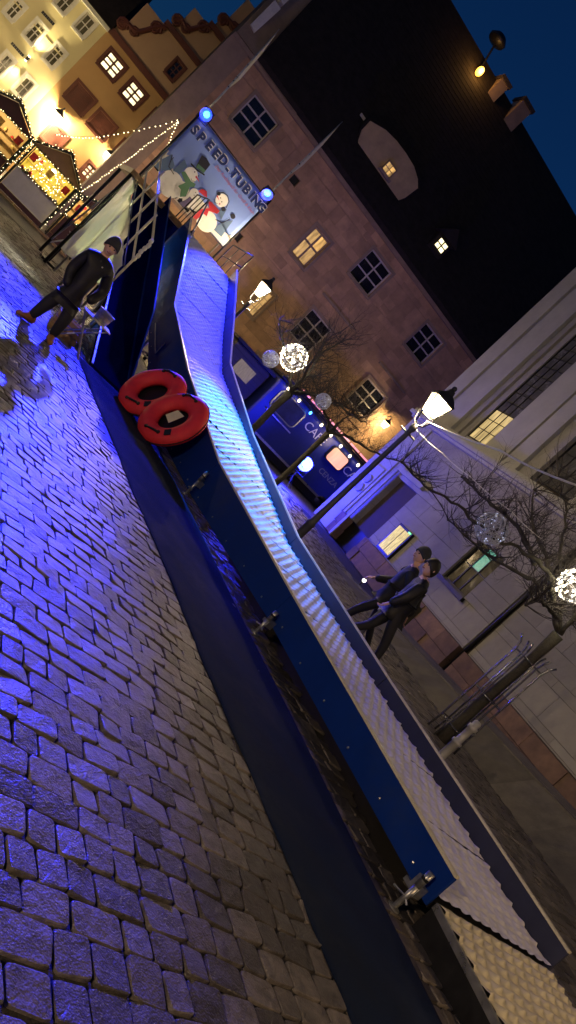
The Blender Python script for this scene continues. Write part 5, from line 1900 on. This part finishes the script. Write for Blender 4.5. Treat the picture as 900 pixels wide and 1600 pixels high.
# light balls
M_ballwire = mat('pale_wire', (.5, .53, .66), rough=.5, var=.1)
def light_ball(c, R_, lit, label, seed, nb=110):
    rg = random.Random(seed)
    c = Vector(c)
    t = thing('light_ball', c, label, 'light ball', 'wire light balls in the trees')
    wb = MB()
    for i in range(26 if lit else 64):
        ax = Vector((rg.gauss(0, 1), rg.gauss(0, 1), rg.gauss(0, 1))).normalized()
        a = ax.cross(Vector((.3, .5, .8))).normalized(); b = ax.cross(a)
        o_ = rg.uniform(-.75, .75); rr = math.sqrt(1 - o_ * o_)
        a0 = rg.uniform(0, 6); sp = rg.uniform(2, 6.2)
        wb.tube([c + (ax * o_ + (a * math.cos(a0 + sp * k / 14) + b * math.sin(a0 + sp * k / 14)) * rr) * R_ * rg.uniform(.985, 1.015) for k in range(15)], .006, 3, cap=False)
    o = wb.build('wire_shell', M_ballwire, t); o['kind'] = 'stuff'
    lb = MB()
    for i in range(nb):
        d = Vector((rg.gauss(0, 1), rg.gauss(0, 1), rg.gauss(0, 1))).normalized()
        lb.octa(c + d * R_ * rg.uniform(.96, 1.03), .017 if lit else .009)
    o = lb.build('bulbs', glow('ball_bulb', (1.0, .86, .55), 16) if lit else glow('unlit_ball_glow', (.6, .68, 1.0), 1.2), t); o['kind'] = 'stuff'  # bulbs of the unlit balls get a faint blue glow too
    MB().tube([c + Vector((0, 0, R_)), c + Vector((.02, 0, R_ + .3))], .006, 4).build('hanger', M_wire, t)
    if lit:
        lamp_light('ball_light', 'POINT', c, 18, (1, .82, .5), R_ * .6, parent=t)
light_ball(at_d(459, 559, 18.3), .33, True, 'brightly lit wire light ball hanging above the slide bend', 1)
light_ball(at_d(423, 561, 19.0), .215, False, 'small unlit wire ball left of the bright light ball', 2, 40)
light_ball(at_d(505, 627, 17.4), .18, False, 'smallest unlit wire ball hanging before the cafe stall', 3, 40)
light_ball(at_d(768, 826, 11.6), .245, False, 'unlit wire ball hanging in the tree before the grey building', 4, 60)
light_ball(at_d(897, 916, 11.7), .26, True, 'bright wire light ball at the right edge near the tree trunk', 5)


# ---- light strings
def light_string(pts, label, nb, r=.008, m=None, lit=True, sag=0.0, bulb=.018, grp='strings of lights'):
    P = [Vector(q) for q in pts]
    fine = []
    for a, b in zip(P, P[1:]):
        n = 14
        fine += [a.lerp(b, i / n) - Vector((0, 0, sag * 4 * (i / n) * (1 - i / n))) for i in range(n)]
    fine.append(P[-1])
    t = thing('light_string', P[0], label, 'string lights', grp)
    MB().tube(fine, r, 5).build('cable', m or M_wire, t)
    if nb:
        lb = MB()
        rg = random.Random(len(label))
        for i in range(nb):
            u = (i + .5) / nb * (len(fine) - 1)
            k = int(u)
            p = fine[k].lerp(fine[min(k + 1, len(fine) - 1)], u - k) + Vector((rg.uniform(-.02, .02), rg.uniform(-.02, .02), -.03 - rg.random() * .05))
            lb.octa(p, bulb)
        o = lb.build('bulbs', M_bulb, t); o['kind'] = 'stuff'
    return t
M_palecable = mat('pale_cable', (.6, .58, .5), rough=.4, var=.1)
light_string([LA + Vector((.05, -.05, 3.42)), at_d(780, 703, 10.6), at_d(900, 758, 9.2), Vector((9.5, 3.0, 3.9))], 'pale cable running right from the street lantern', 0, .014, M_palecable, sag=.03, grp='cables from the lantern')
light_string([LA + Vector((.05, 0, 3.2)), at_d(690, 707, 12.8), at_d(735, 745, 12.4), at_d(800, 800, 12.1), at_d(850, 845, 12)], 'thin cable sagging from the lantern into the bare tree', 0, .007, M_palecable, sag=.02, grp='cables from the lantern')
# market strings
A_ = on_y(130, 297, 29.2); B_ = on_y(281, 187, 35.7)
light_string([A_, B_], 'lower string of small lights rising to the stone house corner', 46, sag=.25, bulb=.024)
A2 = on_y(88, 208, 34.0)
light_string([A2, on_y(160, 212, 35), B_ + Vector((0, 0, .05))], 'upper string of small lights from the orange house to the stone corner', 30, sag=.12, bulb=.024)
light_string([B_ + Vector((0, -.02, -.03)), on_y(262, 228, 35.7)], 'short light string hanging from the stone house corner', 9, bulb=.026)

# ================================================================== BOLLARDS, TREE GUARD
M_boll = mat('pale_bollard', (.42, .42, .42), rough=.45, metal=.2, var=.15, vscale=8)
for top, lbl in ((at_d(605, 948, 11.2), 'pale bollard beside the two walking people'), (at_d(748, 1129, 9.6), 'pale bollard in front of the tree guard')):
    t = thing('bollard', (top.x, top.y, 0), lbl, 'bollard', 'bollards along the slide')
    H_ = top.z
    MB().lathe((top.x, top.y, -.02), [(.09, 0), (.09, .1), (.06, .14), (.055, H_ * .55), (.075, H_ * .56), (.075, H_ * .6), (.05, H_ * .62), (.048, H_ - .12), (.07, H_ - .11), (.07, H_ - .06), (.05, H_ - .05), (.055, H_), (.03, H_ + .03)], 14).build('post', M_boll, t, True)
    MB().tube([(top.x + .06, top.y, H_ - .1), (top.x + .1, top.y - .02, H_ - .14), (top.x + .06, top.y - .02, H_ - .17)], .01, 5).build('chain_ring', M_steel, t)

M_guard = mat('polished_guard', (0.22, 0.22, 0.25), rough=.22, metal=.9, var=.1)
tg = thing('tree_guard', (T2.x, T2.y, 0), 'tall metal tree guard with flared rods around the trunk', 'tree guard')
for k in range(6):
    a = .35 + k * math.pi / 3
    d = Vector((math.cos(a), math.sin(a), 0))
    o_ = Vector((T2.x, T2.y, 0))
    MB().tube([o_ + d * .3 + Vector((0, 0, -.02)), o_ + d * .28 + Vector((0, 0, .25)), o_ + d * .27 + Vector((0, 0, 1.85)), o_ + d * .3 + Vector((0, 0, 1.98)), o_ + d * .37 + Vector((0, 0, 2.08))], .017, 8).build('rod', M_guard, tg, True)
for z_ in (.3, 1.0, 1.85):
    MB().tube([(T2.x + .28 * math.cos(k / 20 * 2 * math.pi), T2.y + .28 * math.sin(k / 20 * 2 * math.pi), z_) for k in range(20)], .012, 6, closed=True).build('hoop', M_guard, tg, True)


# ================================================================== CAFE STALL
YC = 30.0
cf = thing('cafe_stall', (13.4, YC, 0), 'dark blue cafe trailer with rounded window and lettering before the stone house', 'cafe trailer')
M_cafe = mat('cafe_blue', (0.016, 0.028, 0.24), rough=.4, var=.15, vscale=2, bump=.05, bscale=5)
CX0, CX1 = 10.75, 17.4
MB().box(CX0, CX1, YC, YC + 2.3, .35, 2.75).build('body', M_cafe, cf, bevel=.12)
MB().box(CX0 + .1, CX1 - .1, YC + .08, YC + 2.2, .02, .36).build('skirt', M_dark, cf)
MB().box(CX0 - .1, CX1 + .1, YC - .25, YC + 2.4, 2.76, 2.9).build('roof', M_dark, cf, bevel=.04)
MB().box(CX0 + .05, CX1, YC - .02, YC - .004, .36, .46).build('kick_strip', M_alu, cf)
def rrect(x0, x1, z0, z1, r, y, n=5):
    pts = []
    for (cx0, cz0, a0) in ((x1 - r, z1 - r, 0), (x0 + r, z1 - r, 90), (x0 + r, z0 + r, 180), (x1 - r, z0 + r, 270)):
        for k in range(n + 1):
            a = math.radians(a0 + 90 * k / n)
            pts.append((cx0 + r * math.cos(a), y, cz0 + r * math.sin(a)))
    return pts
MB().prism(rrect(11.2, 12.7, 1.6, 2.5, .2, YC - .03), (0, .028, 0)).build('window', mat('cafe_window', (.03, .035, .05), rough=.15, var=.5, vscale=2), cf)
MB().tube(rrect(11.2, 12.7, 1.6, 2.5, .2, YC - .035), .035, 6, closed=True).build('window_trim', M_steel, cf)
M_let = mat('pale_letters', (.7, .72, .8), rough=.5, var=0)
def YM(x, z, y):
    return Matrix(((1, 0, 0, x), (0, 0, -1, y), (0, 1, 0, z), (0, 0, 0, 1)))
pA = on_y(497, 680, YC)
text_mesh('CAFÉ', .54, 'lettering', M_let, cf, YM(13.62, 2.2, YC - .012), ext=.004)
text_mesh('CA', .54, 'lettering', M_let, cf, YM(16.15, 2.12, YC - .012), ext=.004)
text_mesh('CENZA', .36, 'lettering', mat('dull_letters', (.2, .22, .3), rough=.5, var=0), cf, YM(15.6, 1.3, YC - .012), ext=.004)
# red lit strip along the roof edge
for i in range(7):
    x0 = 11.6 + i * .68
    MB().box(x0, x0 + .58, YC - .3, YC - .256, 3.0, 3.08).build('light_bar', glow('red_strip', (1.0, .25, .2), .9), cf)
MB().box(CX0, 16.4, YC - .26, YC - .2, 2.905, 2.99).build('light_rail', M_dark, cf)
# counter and wheel
MB().box(11.2, 12.7, YC - .3, YC - .05, 1.42, 1.47).build('counter_flap', M_alu, cf)
MB().lathe((16.2, YC - .02, .3), [(.28, 0), (.3, .05), (.3, .2), (.28, .25)], 18, (0, 1, 0)).build('wheel', M_black, cf, True)
sg = thing('lit_sign', (15.0, YC - .1, 1.8), 'glowing pink rounded sign on the front of the cafe trailer', 'sign')
MB().prism(rrect(14.62, 15.62, 1.8, 2.52, .16, YC - .24), (0, .22, 0)).build('box', M_dark, sg)
MB().prism(rrect(14.65, 15.59, 1.83, 2.49, .14, YC - .25), (0, .008, 0)).build('face', lit_room('pink_sign', (1.0, .36, .28), .85, .5), sg)
bl = thing('bulb_row', (11, YC - .2, 2.7), 'row of warm round bulbs under the roof edge of the cafe trailer', 'string lights')
MB().tube([(11.0, YC - .2, 2.74), (17.3, YC - .2, 2.74)], .012, 5).build('cable', M_wire, bl)
for i, x_ in enumerate((11.25, 11.95, 12.7, 13.45, 14.1, 14.8, 15.45, 16.05, 16.7, 17.2)):
    MB().ball((x_, YC - .22, 2.64), .065, 8, 6, rz=.08).build('bulb', glow('blue_bulb', (.05, .35, 1.0), 4) if i == 2 else M_bulb_dim, bl, True)
lamp_light('bulb_row_light', 'POINT', (14.6, YC - .7, 2.5), 25, WARM, .3, parent=bl)

# dark timber kiosk left of it
kx = thing('timber_kiosk', (9.6, 31, 0), 'dark timber kiosk with louvred boards left of the cafe trailer', 'kiosk')
for i in range(12):
    MB().box(8.6, 10.6, 30.6 + .005 * (i % 2), 30.68, .05 + i * .2, .235 + i * .2).build('board', mat('dark_timber', (.03, .026, .03), rough=.6, var=.3, vscale=4), kx)
MB().box(8.6, 10.6, 30.7, 32.5, 0, 2.5).build('body', M_dark, kx)
MB().box(8.4, 10.8, 30.3, 32.7, 2.52, 2.64).build('roof', M_dark, kx)
MB().box(9.2, 10.1, 30.56, 30.59, 1.5, 2.1).build('reflecting_pane', lit_room('kiosk_reflection_glow', (1, .8, .45), .1, 6), kx)  # pane glow stands for the reflection in the kiosk window

# small portable lamp glow by the grey wall
p = on_x(557, 918, 12.6)
gl = thing('ground_light', (p.x, p.y, 0), 'small white light low down beside the wall of the grey building', 'lamp')
MB().tube([(p.x, p.y, 0), (p.x, p.y, max(.12, p.z))], .02, 6).build('stem', M_dark, gl)
MB().ball((p.x, p.y, max(.14, p.z) + .04), .06, 8, 6).build('globe', glow('white_glow', (1, .95, .8), 4), gl, True)


# ================================================================== CHRISTMAS MARKET STALLS
YS = 29.0
M_panel = mat('stall_white_panel', (.6, .58, .5), rough=.6, var=.08)
M_maroon = mat('maroon_board', (.06, .016, .02), rough=.6, var=.3, vscale=5)
M_yellow_glow = lit_room('stall_yellow_glow', (1.0, .66, .05), .55, 4)  # back wall glows by itself, lamplight put into its colour
M_warmwall = mat('stall_inside', (.5, .38, .2), rough=.7, var=.1)


def garland(pts, parent, seed, dens=26, lights=True, rad=.07):
    rg = random.Random(seed)
    P = [Vector(q) for q in pts]
    g_, l_ = MB(), MB()
    for a, b in zip(P, P[1:]):
        n = max(3, int((b - a).length * dens))
        for i in range(n):
            c = a.lerp(b, i / n)
            for k in range(3):
                d = Vector((rg.gauss(0, 1), rg.gauss(0, 1), rg.gauss(0, 1))).normalized()
                g_.tube([c, c + d * rad * rg.uniform(.7, 1.4)], [.014, .004], 3, cap=False)
            if lights and i % 3 == 0:
                l_.octa(c + Vector((rg.uniform(-.05, .05), -.05 - rg.random() * .04, rg.uniform(-.05, .05))), .013)
    o = g_.build('garland', M_green, parent); o['kind'] = 'stuff'
    if lights:
        o = l_.build('garland_lights', M_bulb, parent); o['kind'] = 'stuff'


def stall(x0, x1, y, front, top, peak, label, panel, roof_m, inside, seed, star=False, hang=False, depth=1.5):
    t = thing('market_stall', ((x0 + x1) / 2, y, 0), label, 'market stall', 'christmas market stalls')
    for x_ in (x0, x1 - .07):
        for yy in (y, y + depth):
            MB().box(x_, x_ + .07, yy, yy + .07, 0, top).build('post', M_dark, t)
    MB().box(x0 + .08, x1 - .08, y - .02, y + .02, .22, front).build('counter_panel', panel, t)
    MB().box(x0 - .05, x1 + .05, y - .12, y + .3, front + .003, front + .045).build('counter_top', M_wood, t)
    MB().box(x0 + .08, x1 - .08, y - .01, y + .03, .05, .215).build('plinth_board', M_maroon, t)
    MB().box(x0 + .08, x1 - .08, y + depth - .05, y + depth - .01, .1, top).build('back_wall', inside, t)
    for x_ in (x0 + .01, x1 - .04):
        MB().box(x_, x_ + .03, y + .08, y + depth - .06, .1, top).build('side_wall', M_warmwall, t)
    for i, z_ in enumerate((front + .35, front + .6)):
        MB().box(x0 + .1, x1 - .1, y + depth - .3, y + depth - .06, z_, z_ + .025).build('shelf', M_wood, t)
    mid = (x0 + x1) / 2 + .05
    MB().prism([(x0 - .18, y - .3, top), (mid, y - .3, peak), (x1 + .18, y - .3, top), (x1 + .12, y - .3, top + .01), (mid, y - .3, peak - .1), (x0 - .12, y - .3, top + .01)][::-1], (0, depth + .6, 0)).build('roof', M_dark, t)
    MB().prism([(x0 - .1, y - .2, top + .01), (x1 + .1, y - .2, top + .01), (mid, y - .2, peak - .12)], (0, .03, 0)).build('gable_board', roof_m, t)
    rg = random.Random(seed)
    # goods
    for i in range(9):
        xx = x0 + .18 + (x1 - x0 - .36) * rg.random()
        zz = rg.choice((front + .045, front + .375, front + .625))
        yy = y + .1 + .1 * rg.random() if zz < front + .1 else y + depth - .2
        h = rg.uniform(.08, .2)
        c_ = rg.choice(((.5, .03, .03), (.6, .5, .2), (.05, .2, .08), (.6, .55, .5)))
        g = MB().lathe((xx, yy, zz + .002), [(.05, 0), (.065, h * .4), (.04, h * .8), (.02, h)], 8)
        g.build('ware', mat('ware_%d%d' % (seed, i), c_, rough=.4, var=.2), t, True)
    for i in range(3):
        xx = x0 + .25 + i * (x1 - x0 - .5) / 2
        MB().box(xx - .11, xx + .11, y + .2, y + .24, top - .42, top - .16).build('hanging_ware', mat('hang_%d' % (i % 2), ((.55, .03, .02), (.7, .5, .1))[i % 2], rough=.5, var=.4, vscale=9), t)
    garland([(x0 - .18, y - .33, top + .02), (mid, y - .33, peak + .02), (x1 + .18, y - .33, top + .02)], t, seed)
    garland([(x0, y - .14, front + .06), (x1, y - .14, front + .06)], t, seed + 1)
    garland([(x0 - .1, y - .24, top), (x1 + .1, y - .24, top)], t, seed + 2)
    garland([(x0 - .02, y - .05, front), (x0 - .02, y - .05, top)], t, seed + 3)
    garland([(x1 + .02, y - .05, .3), (x1 + .02, y - .05, top)], t, seed + 4)
    if hang:
        hb = MB()
        for i in range(90):
            hb.octa((x0 + .2 + (x1 - x0 - .4) * rg.random(), y + .25 + .3 * rg.random(), front + .1 + (top - front - .2) * rg.random()), .016)
        o = hb.build('light_curtain', M_bulb, t); o['kind'] = 'stuff'
    if star:
        pts = []
        for k in range(10):
            r_ = .13 if k % 2 == 0 else .055
            pts.append(((x0 + x1) / 2 + .05 + r_ * math.sin(k * math.pi / 5), y - .026, front - .28 + r_ * math.cos(k * math.pi / 5)))
        MB().tube(pts, .014, 5, closed=True).build('star', M_whitepaint, t)
    lamp_light('stall_light', 'POINT', ((x0 + x1) / 2, y + .35, top - .15), 60, (1, .72, .32), .1, parent=t)
    return t


stall(-1.28, .58, YS, .98, 1.85, 2.6, 'market stall with white counter panel and yellow back wall that glows', M_panel, mat('gable_brown', (.28, .16, .07), rough=.7, var=.2), M_yellow_glow, 31, hang=True)
stall(-3.4, -1.42, YS - .1, .82, 1.85, 2.5, 'market stall with dark counter at the left edge of the picture', M_maroon, M_maroon, M_warmwall, 47)
stall(.78, 1.95, YS + .2, .95, 1.75, 2.2, 'small market stall with a star on its maroon board beside the tarpaulin', M_maroon, M_maroon, M_warmwall, 63, star=True)
plat = thing('duckboard', (-.6, 28.3, 0), 'low wooden boards lying along the front of the market stalls', 'boards')
for i in range(7):
    MB().box(-3.6 + i * .78, -2.85 + i * .78, 28.2, 28.55, .0, .07).build('plank', M_wood, plat)
